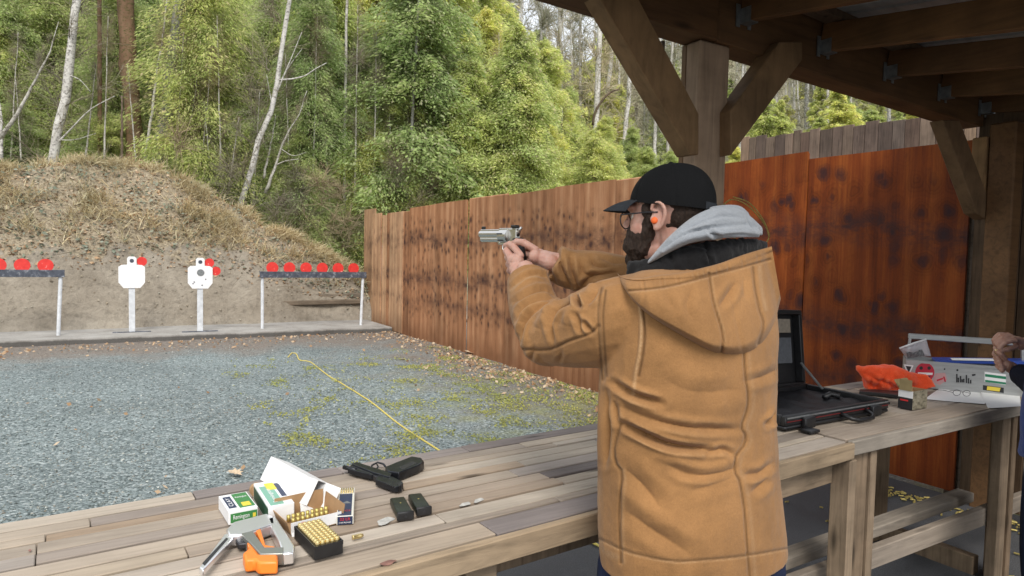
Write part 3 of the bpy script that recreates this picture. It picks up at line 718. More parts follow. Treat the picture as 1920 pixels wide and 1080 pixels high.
bare([(228, 345), (229, 260), (228, 180)], 20, .04, .025, M_CBARK, 'thin dark stem growing on top of the berm', seed=11, ext=False)
bare([(647, 250), (648, 120), (650, -10)], 25, .06, .045, M_ALDER, 'thin grey stem in front of the yellow green cedars', seed=12)
bare([(778, 130), (782, 60), (786, -10)], 26, .07, .05, M_GREYB, 'thin grey trunk high among the yellow green cedars', seed=13)
for i, (q, d, r0, lb) in enumerate((
        ([(1108, 320), (1118, 200), (1124, 70), (1128, -20)], 40, .22, 'tall white trunk with a crooked dark limb left of the diagonal brace'),
        ([(1136, 225), (1142, 150), (1150, 60)], 46, .20, 'white trunk just right of the crooked limbed trunk'),
        ([(1172, 270), (1178, 190), (1184, 100)], 44, .20, 'white trunk with a reddish base close to the diagonal brace'),
        ([(1050, 110), (1051, 60), (1052, -20)], 48, .28, 'thick white trunk rising above the cedars near the beam'),
        ([(976, 80), (977, 40), (980, -20)], 48, .12, 'slim white trunk leftmost of the pale trunks above the cedars'),
        ([(1088, 90), (1088, 60), (1088, -10)], 52, .16, 'white trunk under the beam between two thicker trunks'),
        ([(1228, 290), (1231, 200), (1236, 100)], 46, .15, 'thin pale trunk seen below the diagonal brace'),
        ([(1251, 300), (1254, 220), (1258, 120)], 50, .15, 'thin white trunk below the brace nearest the post'),
        ([(1012, 180), (1014, 120), (1016, 20)], 50, .12, 'thin grey white trunk half hidden behind yellow green cedars'),
        ([(1452, 250), (1455, 190), (1458, 120)], 56, .19, 'white trunk seen through the gap right of the right brace'),
        ([(1436, 250), (1440, 200), (1444, 120)], 60, .15, 'thin white trunk close to the right brace'),
        ([(1552, 220), (1552, 190), (1553, 150)], 55, .14, 'white trunk above the weathered fence under the beam'),
        ([(1388, 260), (1391, 180), (1394, 110)], 58, .13, 'pale trunk seen between the post and the right brace'))):
    bare(q, d, r0, r0*.6, M_BIRCH if i % 2 == 0 else M_ALDER, lb, 'pale trunks on the slope', TWF[i % 3], M_PTWIG, seed=20+i, s=.8,
         limbs=() if i else (([(1112,235),(1116,212),(1128,190),(1146,172),(1160,168)], .11, .05), ([(1122,80),(1140,68),(1160,55)], .06, .02)), lmat=M_CBARK)
# crooked limb of the tall white trunk
for i, (px, lean, d, r0, yb, yt) in enumerate(((20, 14, 22.4, .035, 300, 60), (160, 20, 22.6, .04, 300, 120), (345, 25, 22.6, .035, 310, 150), (395, -12, 22.4, .03, 330, 190), (585, 10, 24, .045, 400, 20), (700, 6, 25.5, .05, 385, 60),
        (735, -5, 26, .04, 380, 180), (822, 4, 27, .05, 370, 90), (868, 8, 27.5, .045, 365, 200), (905, 3, 28.5, .05, 360, 120), (955, -4, 30, .05, 355, 190), (620, -14, 24.5, .035, 410, 200), (40, -10, 22.2, .03, 300, 150), (195, 8, 22.3, .035, 300, 30), (255, -16, 22.4, .03, 305, 120), (330, 14, 22.3, .035, 325, 60), (375, 22, 22.5, .03, 345, 100), (415, -8, 22.4, .04, 350, 30), (475, 12, 22.5, .03, 380, 170), (545, -10, 23.5, .035, 400, 100), (665, 6, 25, .045, 385, 10), (760, 8, 26.5, .05, 378, 100), (795, -6, 27, .04, 372, 220), (845, 5, 27.5, .05, 366, 60), (930, 6, 29, .05, 356, 60), (985, -5, 31, .05, 350, 120), (1050, 5, 33, .06, 340, 200), (1075, -4, 34, .05, 335, 240), (430, 18, 22.3, .03, 350, 220), (1020, 4, 32, .06, 345, 170))):
    bare([(px, yb), (px+lean*.5, (yb+yt)/2), (px+lean, yt)], d, r0, .008, M_ALDER, 'thin bare pale stem standing in front of the green cedars', 'thin bare stems in front of the cedars', TW[i % 3], M_TWIG, seed=50+i, s=.7, ext=False)
# many pale trunks further up the slope
for i in range(120):
    px = rnd.uniform(930, 1900) if i < 96 else rnd.uniform(-150, 930); d = rnd.uniform(58, 120)
    p = D(px, 300, d); z = hill(p[0], p[1]); y0 = proj((p[0], p[1], z))[1]
    hh = rnd.uniform(11, 19)
    yt = proj((p[0], p[1], z+hh))[1]
    bare([(px, y0), (px+rnd.uniform(-4, 4), (y0+yt)/2), (px+rnd.uniform(-8, 8), yt)], d, rnd.uniform(.10, .2), .05, M_BIRCH if i % 3 else M_ALDER,
         'slim pale bare tree among many on the far upper slope', 'bare trees on the upper slope', TWF[i % 3], M_PTWIG, seed=i, s=rnd.uniform(.8, 1.2))
# brush of bare stems along the front of the wood
BR = [twig_mesh('branches', 3, 1.3, 420, .6, 80+i, .05, .05) for i in range(3)]
for i, (px, d) in enumerate(((560, 23), (600, 22.6), (640, 23.5), (690, 24.5), (745, 25), (800, 26), (860, 27), (905, 28), (960, 29), (520, 22), (430, 21.5), (330, 21), (200, 21.2), (60, 20.8), (10, 21.2), (1015, 30), (1070, 31))):
    p = D(px, 480, d); x, y = float(p[0]), float(p[1]); z = max(hill(x, y), berm_z(x, y) if y < 22 and -9 < x < 7.5 else -9)
    t = empty('bare_shrub', (x, y, z-.1), 'tangled leafless shrub along the foot of the wood', 'shrub', 'leafless shrubs at the foot of the wood', rz=i*1.1)
    o = link('branches', BR[i % 3], M_TWIG, t, world=False); s_ = rnd.uniform(.8, 1.4); o.scale = (s_, s_, s_*rnd.uniform(.8, 1.2))

# ---- cover on the berm
def berm_pts(n, r, zlo, zhi, xr=(-9, 6.4)):
    out = []
    while len(out) < n:
        x = r.uniform(*xr); y = r.uniform(14.4, 18.2); z = berm_z(x, y); c = np.interp(x, CRX, CRZ); k = z/max(c, .4)
        if zlo(k, x, r) : out.append((x, y, z))
    return np.array(out)
r9 = np.random.default_rng(99)
GR = foliage('dry_grass', [(.55,.44,.26), (.68,.58,.38), (.76,.67,.47), (.42,.31,.19)], .2, .8)
bp = berm_pts(13000, r9, lambda k, x, r: r.random() < max(0, (k-.48)*2.3)**1.4*min(1, max(.04, 3.2*(mnoise.fractal(Vector((x*.8, k*4, 3)), 1, 2, 3)+.12))), 1)
V = []
for p in bp:
    for _ in range(5):
        d = unit(np.array([r9.normal(0, .5), r9.normal(-.25, .5), r9.uniform(.25, 1)])); L = r9.uniform(.12, .42)
        b = p+np.array([r9.normal(0, .05), r9.normal(0, .05), -.02]); s = unit(np.cross(d, r9.normal(0, 1, 3)))*r9.uniform(.004, .009)
        m_ = b+d*L*.6; e = b+d*L+np.array([0, -.04, -.10*L*2]); V += [[b-s, b+s, m_+s*.8, m_-s*.8], [m_-s*.8, m_+s*.8, e+s*.2, e-s*.2]]
tag(link('dry_grass', quads('dry_grass', np.array(V)), GR), kind='stuff')
IV = foliage('bramble_leaves', [(.17,.185,.13), (.22,.24,.18), (.28,.29,.23), (.14,.14,.09), (.33,.34,.28)], .15, .5)
def leafcloud(pts, size, r, lift=.12, flat=.5):
    n = len(pts); d = unit(r.normal(0, 1, (n,3))*[1, 1, flat]); nn = unit(r.normal(0, 1, (n,3))*.6+[0, -.4, 1]); w = unit(np.cross(d, nn)); d = unit(np.cross(nn, w))
    L = size*r.uniform(.5, 1.4, (n,1)); c = pts + np.c_[np.zeros(n), np.zeros(n), r.uniform(.01, lift, n)]
    return np.stack([c-d*L*.5, c+w*L*.34, c+d*L*.5, c-w*L*.34], 1)
bp = berm_pts(5500, r9, lambda k, x, r: .42 < k < .98 and r.random() < (.25+1.2*max(0, mnoise.noise(Vector((x*1.1, k*5, 8)))+.15))*(1.2-k), 1)
tag(link('bramble_leaves', quads('bramble_leaves', leafcloud(bp, .075, r9, .16)), IV), kind='stuff')
DL = foliage('dead_leaves', [(.26,.16,.09), (.36,.25,.16), (.45,.34,.24), (.17,.095,.055), (.52,.42,.32)], .1, .8)
bp = berm_pts(9000, r9, lambda k, x, r: k > .34 and r.random() < 1.1-abs(k-.62)*1.6, 1)
la = leafcloud(bp, .07, r9, .05, .3)
# dead leaves on the slab edge, along the wall and on the gravel
g = []
for _ in range(1900):
    u = r9.random()
    if u < .45: x = 4.95-abs(r9.normal(0, .35)); y = r9.uniform(3.4, 12.8)
    elif u < .8: x = r9.uniform(-8, 4.9); y = 12.85-abs(r9.normal(0, .55))
    elif u < .84: x = r9.uniform(-6, 4.9); y = r9.uniform(3.8, 12.8)
    else: x = 4.9-abs(r9.normal(0, .6)); y = r9.normal(8.2, .8)
    g.append((x, y, ground_z(x, y)))
lb_ = leafcloud(np.array(g), .05, r9, .03, .15)
tag(link('dead_leaves', quads('dead_leaves', np.concatenate([la, lb_])), DL), kind='stuff')
bp = berm_pts(500, r9, lambda k, x, r: .35 < k < .95, 1); V = []
for p in bp:
    d = unit(np.array([r9.normal(0, 1), r9.normal(-.3, .3), r9.normal(-.1, .5)])); L = r9.uniform(.2, .8); s = np.array([0, 0, 1])*r9.uniform(.003, .008)
    b = p+[0, -.03, .04]; m_ = b+d*L*.5+[0, 0, .06]; e = b+d*L; V += [[b-s, b+s, m_+s, m_-s], [m_-s, m_+s, e+s*.4, e-s*.4]]
tag(link('fallen_twigs', quads('fallen_twigs', np.array(V)), M_TWIG), kind='stuff')

# ---- loose stones and moss on the range floor
def stone_mesh(n, seed):
    r = np.random.default_rng(seed); ico = [(0,0,1), (.9,0,-.1), (0,.9,.1), (-.85,0,.05), (0,-.9,-.05), (0,0,-.8)]
    fc = [(0,1,2), (0,2,3), (0,3,4), (0,4,1), (5,2,1), (5,3,2), (5,4,3), (5,1,4)]
    return np.array(ico), np.array(fc)
ic, fc = stone_mesh(0, 0)
VV, FF = [], []
def stones(n, xr, yr, s, dens=None):
    k = 0
    while k < n:
        x = r9.uniform(*xr); y = yr[0]+(yr[1]-yr[0])*r9.random()**1.7
        if dens and r9.random() > dens(x, y): continue
        q = r9.normal(0, 1, (3,3)); q, _ = np.linalg.qr(q)
        v = (ic*(1+r9.normal(0, .16, ic.shape)))@q*s*r9.uniform(.45, 1.3)*[1, 1, .7]+[x, y, ground_z(x, y)+s*.25]
        FF.append(fc+6*len(VV)); VV.append(v); k += 1
stones(17000, (-3.2, 4.9), (3.56, 7.5), .0095, lambda x, y: 1.0 if x < 2.4 else .35)
stones(5000, (-5.5, 4.0), (7.5, 12.5), .012)
me = bpy.data.meshes.new('loose_stones'); me.from_pydata(np.concatenate(VV).tolist(), [], np.concatenate(FF).tolist()); me.update()
cl_ = []; cf_ = []
for p in berm_pts(1500, r9, lambda k, x, r: r.random() < 1.1-k, 1):
    s_ = .014*r9.uniform(.4, 1.8)**1.5; q, _ = np.linalg.qr(r9.normal(0, 1, (3,3))); cf_.append(fc+6*len(cl_)); cl_.append((ic*(1+r9.normal(0, .2, ic.shape)))@q*s_+p+[0, -.005, s_*.2])
mc_ = bpy.data.meshes.new('dirt_clods'); mc_.from_pydata(np.concatenate(cl_).tolist(), [], np.concatenate(cf_).tolist()); mc_.update()
tag(link('dirt_clods', mc_, foliage('dirt_clod', [(.26,.22,.17), (.33,.29,.23), (.41,.37,.31), (.21,.175,.135)], 0, .95)), kind='stuff')
M_STONE = foliage('loose_stone', [(.09,.105,.105), (.17,.195,.195), (.25,.28,.275), (.32,.35,.345), (.13,.15,.15), (.55,.56,.54), (.21,.19,.165)], 0, .8)
tag(link('loose_stones', me, M_STONE), kind='stuff')
M_MOSS = foliage('moss', [(.19,.20,.06), (.30,.31,.09), (.42,.42,.14), (.26,.28,.09)], .2, .8)
P_ = []
while len(P_) < 15000:
    x = r9.uniform(1.2, 4.95); y = r9.uniform(3.6, 10.5)
    if mnoise.fractal(Vector((x*2.5, y*1.9, 4)), 1, 2.2, 6) + .10*(x-2.9) - .06*abs(y-5.5) + r9.normal(0, .22) > .24: P_.append((x, y, ground_z(x, y)))
tag(link('moss', quads('moss', leafcloud(np.array(P_), .022, r9, .015, .5)), M_MOSS), kind='stuff')
# ================================================================== PEOPLE
LATH = np.array([math.cos(YAW), -math.sin(YAW), 0.0]); FWH = np.array([math.sin(YAW), math.cos(YAW), 0.0]); ZU = np.array([0, 0, 1.0])
def remesh(mb, vox, smooth=4, adapt=0.0, fac=.5):
    me = mb.mesh('tmp'); o = bpy.data.objects.new('tmp', me); COL.objects.link(o)
    r = o.modifiers.new('r', 'REMESH'); r.mode = 'VOXEL'; r.voxel_size = vox; r.adaptivity = adapt
    if smooth: s = o.modifiers.new('s', 'SMOOTH'); s.factor = fac; s.iterations = smooth
    dg = bpy.context.evaluated_depsgraph_get(); dg.update()
    out = bpy.data.meshes.new_from_object(o.evaluated_get(dg), depsgraph=dg)
    bpy.data.objects.remove(o); bpy.data.meshes.remove(me); out.materials.clear()
    return out
def get_co(me):
    a = np.empty(len(me.vertices)*3, np.float32); me.vertices.foreach_get('co', a); return a.reshape(-1, 3).astype(float)
def get_no(me):
    a = np.empty(len(me.vertices)*3, np.float32); me.vertex_normals.foreach_get('vector', a); return a.reshape(-1, 3).astype(float)
def set_co(me, co): me.vertices.foreach_set('co', co.astype(np.float32).ravel()); me.update()
def projv(co):
    v = co-CAM; d = v@FW; return np.c_[960+F_PX*(v@RT)/d, 540-F_PX*(v@UP)/d], d
def pl_dist(P, pts):
    """distance of points to a polyline in the picture, signed side, and position along it"""
    best = np.full(len(P), 1e9); tt = np.zeros(len(P)); sg = np.zeros(len(P)); pts = np.asarray(pts, float)
    L = np.r_[0, np.cumsum(np.linalg.norm(np.diff(pts, axis=0), axis=1))]
    for i in range(len(pts)-1):
        a, b = pts[i], pts[i+1]; ab = b-a; l2 = ab@ab
        t = np.clip(((P-a)@ab)/l2, 0, 1); q = P-(a+t[:, None]*ab); d = np.linalg.norm(q, axis=1)
        m = d < best; best[m] = d[m]; tt[m] = (L[i]+t[m]*math.sqrt(l2))/L[-1]
        sg[m] = np.sign(ab[0]*q[m, 1]-ab[1]*q[m, 0])
    return best, sg, tt
def sculpt(me, strokes):
    """press folds and seams (given as lines on the visible side, width and depth in picture units / metres) into a cloth mesh"""
    co, no = get_co(me), get_no(me); P, dep = projv(co)
    vis = np.clip(-(no*unit(co-CAM)).sum(1)*4, 0, 1)
    disp = np.zeros(len(co)); 
    for pts, w, a, kind in strokes:
        pts = np.asarray(pts, float)
        if len(pts) > 2: pts = interp(np.c_[pts, np.zeros(len(pts))], 3*len(pts))[:, :2]
        d, s, t = pl_dist(P, pts)
        if kind == 'fold': e = np.sqrt(np.clip(np.sin(np.pi*np.clip(t, .02, .98)), 0, 1)); x = d/w; disp -= a*e*(np.exp(-1.25*x)-.42*np.exp(-(x-1.9)**2))*vis
        elif kind == 'seam': x = d/w; disp -= a*np.exp(-x*x/2)*vis
        elif kind == 'ridge': x = d/w; e = np.sqrt(np.clip(np.sin(np.pi*np.clip(t, .02, .98)), 0, 1)); disp += a*e*np.exp(-x*x/2)*vis
        elif kind == 'lap': x = d/w; disp += a*np.exp(-x*x/2)*(s > 0)*vis - .6*a*np.exp(-x*x*2)*(s <= 0)*vis
        elif kind == 'step': x = np.clip(d*s/w, -1, 1); disp += a*np.exp(-(d/(6*w))**2)*x*vis
    set_co(me, co+no*disp[:, None])
def paint(me, name, lines, base=0.0):
    P, _ = projv(get_co(me)); val = np.full(len(P), base)
    for pts, w, a in lines:
        pts = np.asarray(pts, float)
        if len(pts) > 2: pts = interp(np.c_[pts, np.zeros(len(pts))], 3*len(pts))[:, :2]
        d, _, _ = pl_dist(P, pts); val = np.maximum(val, a*np.exp(-(d/w)**2/2))
    at_ = me.attributes.new(name, 'FLOAT', 'POINT'); at_.data.foreach_set('value', val.astype(np.float32))
def cloth(name, col, worn, weave=900, fuzz=0.0, rough=.85, var=.18):
    m = N(name); p = m.pos()
    b = m.noise(p, 5.5, 6, .65); f = m.noise(p, weave, 2, .6)
    c = m.mix(1.0, col, m.ramp(b, [(.3, 1-var), (.7, 1+var)]), 'MULTIPLY')
    c = m.mix(1.0, c, m.ramp(f, [(.3, .86), (.7, 1.12)]), 'MULTIPLY')
    cr = m.noise(p, 24, 5, .7, 1.2)
    a = m.n('ShaderNodeAttribute', attribute_name='wear')
    c = m.mix(m.math('MULTIPLY', a.outputs['Fac'], m.ramp(m.noise(p, 160, 3), [(.35, .35), (.6, 1.0)])), c, worn)
    if max(col) > .3: c = m.mix(m.math('MULTIPLY', m.ramp(m.n('ShaderNodeNewGeometry').outputs['Pointiness'], [(.51, 0.0), (.58, .35)]), m.ramp(m.noise(p, 60, 4), [(.35, .3), (.65, 1.0)])), c, worn)
    a2 = m.n('ShaderNodeAttribute', attribute_name='seam_shade'); c = m.mix(a2.outputs['Fac'], c, tuple(q*.28 for q in col))  # dark lines put the shade of the seam grooves into the colour
    m.P(Base_Color=c, Roughness=rough, Specular_IOR_Level=.2, Sheen_Weight=fuzz+(.12 if max(col) > .1 else 0), Sheen_Roughness=.5)
    f2 = m.noise(p, 230, 2, .6); m.bump(m.math('ADD', m.math('MULTIPLY', cr, .7), m.math('MULTIPLY_ADD', f2, .5, m.math('MULTIPLY', f, .4))), .0013+fuzz*.004)
    m.P(Base_Color=m.mix(1.0, c, m.ramp(f2, [(.32, .93), (.68, 1.05)]), 'MULTIPLY')); return m.m
def skin_mat(name, col, deep):
    m = N(name); n = m.noise(m.pos(), 45, 4); n2 = m.noise(m.pos(), 380, 3)
    m.P(Base_Color=m.ramp(n, [(.3, deep), (.65, col)]), Roughness=.5, Subsurface_Weight=.12, Subsurface_Radius=(.012, .004, .002), Specular_IOR_Level=.4)
    m.b.inputs['Subsurface Scale'].default_value = .6
    m.bump(m.math('MULTIPLY_ADD', n2, .4, n), .0012); return m.m
def hair_mat(name, col):
    m = N(name); p = m.pos((60, 60, 22)); n = m.noise(p, 4.0, 5, .7)
    m.P(Base_Color=m.ramp(n, [(.3, tuple(a*.45 for a in col)), (.7, tuple(a*1.5 for a in col))]), Roughness=.6, Specular_IOR_Level=.3); m.bump(n, .006); return m.m
M_SKIN = skin_mat('skin', (.58,.35,.275), (.49,.25,.185))
M_SKIN2 = skin_mat('skin_tanned', (.52,.31,.235), (.42,.22,.155))
M_HAIR = hair_mat('dark_hair', (.034,.020,.013)); M_BEARD = hair_mat('dark_beard', (.040,.024,.016))
M_DUCK = cloth('duck_canvas', (.315,.160,.060), (.54,.36,.2), var=.24)
M_FLEECE = cloth('charcoal_fleece', (.013,.0125,.013), (.05,.05,.05), 190, .1, 1.0, .4)
M_GREYCL = cloth('grey_jersey', (.30,.32,.345), (.4,.4,.4), 600, .25, .95, .12)
M_DENIM = cloth('navy_denim', (.016,.022,.05), (.05,.06,.1), 800, 0)
M_CAP = cloth('black_cotton', (.007,.007,.0075), (.03,.03,.03), 900, .0, .9)
M_BRIM = cloth('charcoal_cotton', (.030,.033,.038), (.05,.05,.05), 900, .0, .85)
M_NAVY = cloth('navy_fleece', (.007,.009,.020), (.05,.05,.06), 300, .0)
M_BLUE = cloth('blue_cloth', (.02,.05,.23), (.1,.1,.2), 500, .1)
M_BLACKPL = plain('black_plastic', (.012,.012,.013), .45, 0, 40, .3, .001)
M_STEEL = plain('bright_steel', (.62,.60,.57), .22, 1.0)
M_DSTEEL = plain('dark_steel', (.045,.045,.05), .4, .6)
M_LENS = N('lens_glass').P(Base_Color=(1,1,1), Roughness=.02, Transmission_Weight=1.0, IOR=1.1, Alpha=.25).m
M_ORANGEG = plain('orange_foam', (.95,.16,.03), .6)
M_LEATHER = plain('boot_leather', (.09,.05,.03), .6, 0, 20, .3, .002)

def finger(mb, pts, r0=.0098, r1=.0078):
    q = interp(pts, 10); rad = list(np.linspace(r0, r1, 10)); mb.tube(q, rad, 10)
    mb.ellipsoid(q[-1], (r1,)*3, None, 10, 6); mb.ellipsoid(q[0], (r0,)*3, None, 10, 6)
    for p in pts[1:-1]: mb.ellipsoid(p, (r0*1.04,)*3, None, 10, 6)
def blob_chain(mb, pts, rads, n=12, k=12):
    q = interp(pts, k); rr = np.interp(np.linspace(0, 1, k), np.linspace(0, 1, len(rads)), rads)
    mb.tube(q, list(rr), n); mb.ellipsoid(q[0], (rr[0],)*3, None, n, 8); mb.ellipsoid(q[-1], (rr[-1],)*3, None, n, 8)
def join_me(name, mes, smooth=True):
    bm = bmesh.new()
    for q in mes: bm.from_mesh(q)
    out = bpy.data.meshes.new(name); bm.to_mesh(out); bm.free()
    out.polygons.foreach_set('use_smooth', [smooth]*len(out.polygons)); return out

# ---------------------------------------------------------------- the shooter
D0 = 1.62
def torso_ring(y, L, R, b, n=40, dshift=0.0, ex=2.35):
    d = D0 + .048*(y-640)/1240*1.62 + dshift; c = D((L+R)/2, y, d); hw = (R-L)/2*d/F_PX
    a = math.sqrt(max(1e-4, hw**2-(b*.52)**2))/.855
    r = []
    for k in range(n):
        t = 2*math.pi*k/n; cx, sy = math.cos(t), math.sin(t)
        r.append(c+np.array([a*math.copysign(abs(cx)**(2/ex), cx), b*math.copysign(abs(sy)**(2/ex), sy), 0]))
    return r
def loft(mb, rings):
    n = len(rings[0]); v = [p for r in rings for p in r]
    f = [(i*n+k, i*n+(k+1)%n, (i+1)*n+(k+1)%n, (i+1)*n+k) for i in range(len(rings)-1) for k in range(n)]
    f += [tuple(range(n))[::-1], tuple((len(rings)-1)*n+k for k in range(n))]
    mb.add(v, f)
RINGS = [(500, 1230, 1405, .06), (510, 1192, 1432, .09), (524, 1162, 1450, .112), (545, 1147, 1460, .128), (575, 1136, 1465, .142), (640, 1127, 1467, .15), (715, 1122, 1466, .15),
         (800, 1121, 1464, .148), (880, 1119, 1469, .152), (960, 1120, 1477, .158), (1010, 1122, 1482, .163), (1042, 1126, 1484, .165)]
jb = MB()
loft(jb, [torso_ring(*r) for r in RINGS][::-1])
LSH, LEL, LWR = D(1172, 590, 1.56), D(1030, 628, 1.735), D(986, 500, 1.955)
def limb(mb, pts, rads, k=26, n=18):
    q = interp(pts, k); rr = np.interp(np.linspace(0, 1, k), np.linspace(0, 1, len(rads)), rads); mb.tube(q, list(rr), n)
limb(jb, [D(1215, 590, 1.57), D(1150, 605, 1.575), D(1085, 622, 1.655), D(1034, 628, 1.73)], [.105, .104, .092, .078])
limb(jb, [D(1040, 632, 1.725), D(1018, 612, 1.76), D(1001, 572, 1.85), D(989, 523, 1.925)], [.076, .074, .069, .060])
jb.ellipsoid(D(1026, 634, 1.735), (.074, .080, .074))
limb(jb, [D(1420, 545, 1.72), D(1330, 545, 1.80), D(1200, 530, 1.93), D(1150, 520, 1.97)], [.095, .09, .074, .068])
limb(jb, [D(1190, 528, 1.94), D(1120, 512, 1.985), D(1072, 505, 1.99), D(1040, 492, 1.985)], [.068, .068, .063, .054])
jk = remesh(jb, .0029, 12)
folds = [
 # torso back
 ([(1168,796),(1212,818),(1262,836),(1328,843)], 6.3, 0.0270, 'fold'), ([(1150,718),(1190,741),(1240,757)], 6.3, 0.0216, 'fold'),
 ([(1164,762),(1215,785),(1290,802),(1382,806)], 7.2, 0.0149, 'fold'), ([(1438,797),(1452,785),(1464,764)], 5.4, 0.0189, 'fold'),
 ([(1245,868),(1290,889),(1330,891),(1382,878)], 8.1, 0.0095, 'fold'), ([(1172,880),(1208,915),(1240,955)], 15.3, 0.0108, 'fold'),
 ([(1176,962),(1230,1000),(1295,1040)], 14.4, 0.0108, 'fold'), ([(1396,890),(1425,888),(1450,868)], 7.2, 0.0108, 'fold'),
 ([(1410,925),(1425,915),(1440,895)], 8.1, 0.0095, 'fold'), ([(1300,920),(1350,905),(1380,893)], 10.8, 0.0054, 'fold'),
 ([(1325,850),(1355,843),(1375,852)], 5.4, 0.0095, 'fold'), ([(1240,708),(1300,735),(1390,730)], 14.4, 0.0054, 'fold'), ([(1400,715),(1435,706),(1465,690)], 8.1, 0.0081, 'fold'),
 ([(1200,830),(1250,860),(1300,866)], 11, .008, 'ridge'), ([(1180,775),(1240,797),(1330,815)], 9, .008, 'ridge'),
 ([(1135,735),(1140,800),(1136,870)], 6.3, 0.0162, 'fold'), ([(1150,750),(1158,790)], 5.4, 0.0135, 'fold'),
 # left sleeve
 ([(958,539),(984,518),(1007,513),(1028,520)], 3.6, 0.0095, 'fold'), ([(963,566),(993,548),(1022,542),(1046,556)], 4.5, 0.0135, 'fold'),
 ([(966,601),(978,578),(1004,566),(1036,560)], 4.5, 0.0135, 'fold'), ([(974,640),(981,607),(998,587),(1030,569)], 4.5, 0.0149, 'fold'),
 ([(1032,598),(1046,578),(1066,565)], 5.4, 0.0243, 'fold'), ([(1080,552),(1083,562),(1086,576)], 4.5, 0.0243, 'fold'), ([(1037,645),(1031,610),(1040,585)], 4.5, 0.0121, 'fold'),
 ([(1090,625),(1084,610),(1080,588)], 4.5, 0.0121, 'fold'), ([(1110,625),(1098,610),(1086,600)], 4.5, 0.0108, 'fold'), ([(1046,682),(1052,665),(1050,660)], 4.5, 0.0054, 'fold'),
 ([(1086,545),(1108,520),(1134,513),(1158,510)], 5.4, 0.0149, 'fold'), ([(1098,570),(1114,550),(1122,538)], 5.4, 0.0121, 'fold'), ([(1000,655),(990,690)], 4.5, 0.0068, 'fold'),
 ([(1008,615),(1022,590),(1034,580)], 6, 0.0108, 'ridge'), ([(1060,610),(1066,590),(1078,578)], 6, 0.0108, 'ridge'), ([(985,590),(1004,580),(1030,566)], 5, 0.0081, 'ridge'),
 # right sleeve
 ([(1028,474),(1028,500),(1042,532)], 3.6, 0.0108, 'fold'), ([(1046,475),(1055,508),(1072,540)], 4.5, 0.0149, 'fold'), ([(1070,480),(1073,515),(1086,545)], 4.5, 0.0135, 'fold'),
 ([(1088,490),(1094,512),(1112,516)], 4.5, 0.0095, 'fold'), ([(1108,482),(1118,500),(1150,500)], 4.5, 0.0095, 'fold'), ([(1130,485),(1150,492),(1172,492)], 4.5, 0.0068, 'fold'),
 # seams
 ([(1395,655),(1397,700),(1402,740),(1400,770),(1390,800),(1398,818),(1395,835),(1380,855),(1378,885),(1386,900),(1395,950),(1400,1010),(1406,1085)], 1.7, .0036, 'seam'),
 ([(1400,655),(1404,700),(1409,740),(1407,770),(1397,800),(1405,818),(1402,835),(1387,855),(1385,885),(1393,900),(1402,950),(1407,1010),(1413,1085)], 3, .0005, 'ridge'),
 ([(1164,795),(1153,840),(1156,870),(1166,890),(1161,960),(1164,1055)], 2.0, .004, 'seam'), ([(1160,870),(1171,892),(1166,960),(1169,1055)], 2.5, .0005, 'ridge'),
 ([(1199,570),(1203,610),(1200,660),(1192,700),(1188,738)], 2.6, .0055, 'ridge'), ([(1206,580),(1209,620),(1206,660),(1198,705)], 2, .003, 'seam'),
 ([(1128,540),(1122,580),(1124,640),(1130,712)], 2.4, .0035, 'seam'), ([(1136,545),(1131,590),(1133,640),(1138,705)], 1.6, .0012, 'seam'),
 ([(978,655),(1030,655),(1065,640),(1105,626),(1120,612)], 2.2, .005, 'seam'), ([(1120,1008),(1180,1035),(1260,1051),(1320,1049),(1400,1041),(1484,1026)], 2, .002, 'seam'),
 ([(1124,1024),(1180,1052),(1260,1070),(1400,1062),(1484,1050)], 9, .0016, 'ridge'),
]
sculpt(jk, folds)
co, no = get_co(jk), get_no(jk)
nz = np.array([mnoise.fractal(Vector(p*9), 1, 2, 4) for p in co]); set_co(jk, co+no*(nz*.0028)[:, None])
sm = bpy.data.objects.new('t', jk)
wear = [([(1199,572),(1203,610),(1200,660),(1192,700),(1188,738)], 2.2, .55), ([(1120,1011),(1180,1038),(1260,1054),(1320,1052),(1400,1044),(1484,1029)], 1.5, .35),
        ([(1404,655),(1408,700),(1413,740),(1411,770),(1401,800),(1409,818),(1406,835),(1391,855),(1389,885),(1397,900),(1406,950),(1411,1010),(1417,1085)], 2.4, .18),
        ([(1160,870),(1173,892),(1168,960),(1171,1055)], 2.0, .2), ([(958,545),(984,522),(1010,517)], 2, .3), ([(1120,560),(1126,640),(1133,712)], 2, .2),
        ([(1466,700),(1470,900),(1484,1040)], 4, .25), ([(968,640),(990,690),(1050,708)], 4, .2), ([(1122,900),(1124,1020),(1160,1045)], 4, .3)]
paint(jk, 'wear', wear); paint(jk, 'seam_shade', [(q[0], 1.5, .8) for q in folds if q[3] == 'seam']); bpy.data.objects.remove(sm)
jk.polygons.foreach_set('use_smooth', [True]*len(jk.polygons))
from mathutils.bvhtree import BVHTree
_bm = bmesh.new(); _bm.from_mesh(jk); BV = BVHTree.FromBMesh(_bm); _bm.free()
def hit(px, py, default):
    r = ray(px, py); h = BV.ray_cast(Vector(CAM), Vector(r).normalized())
    return default if h[0] is None else float((np.array(h[0])-CAM)@FW)

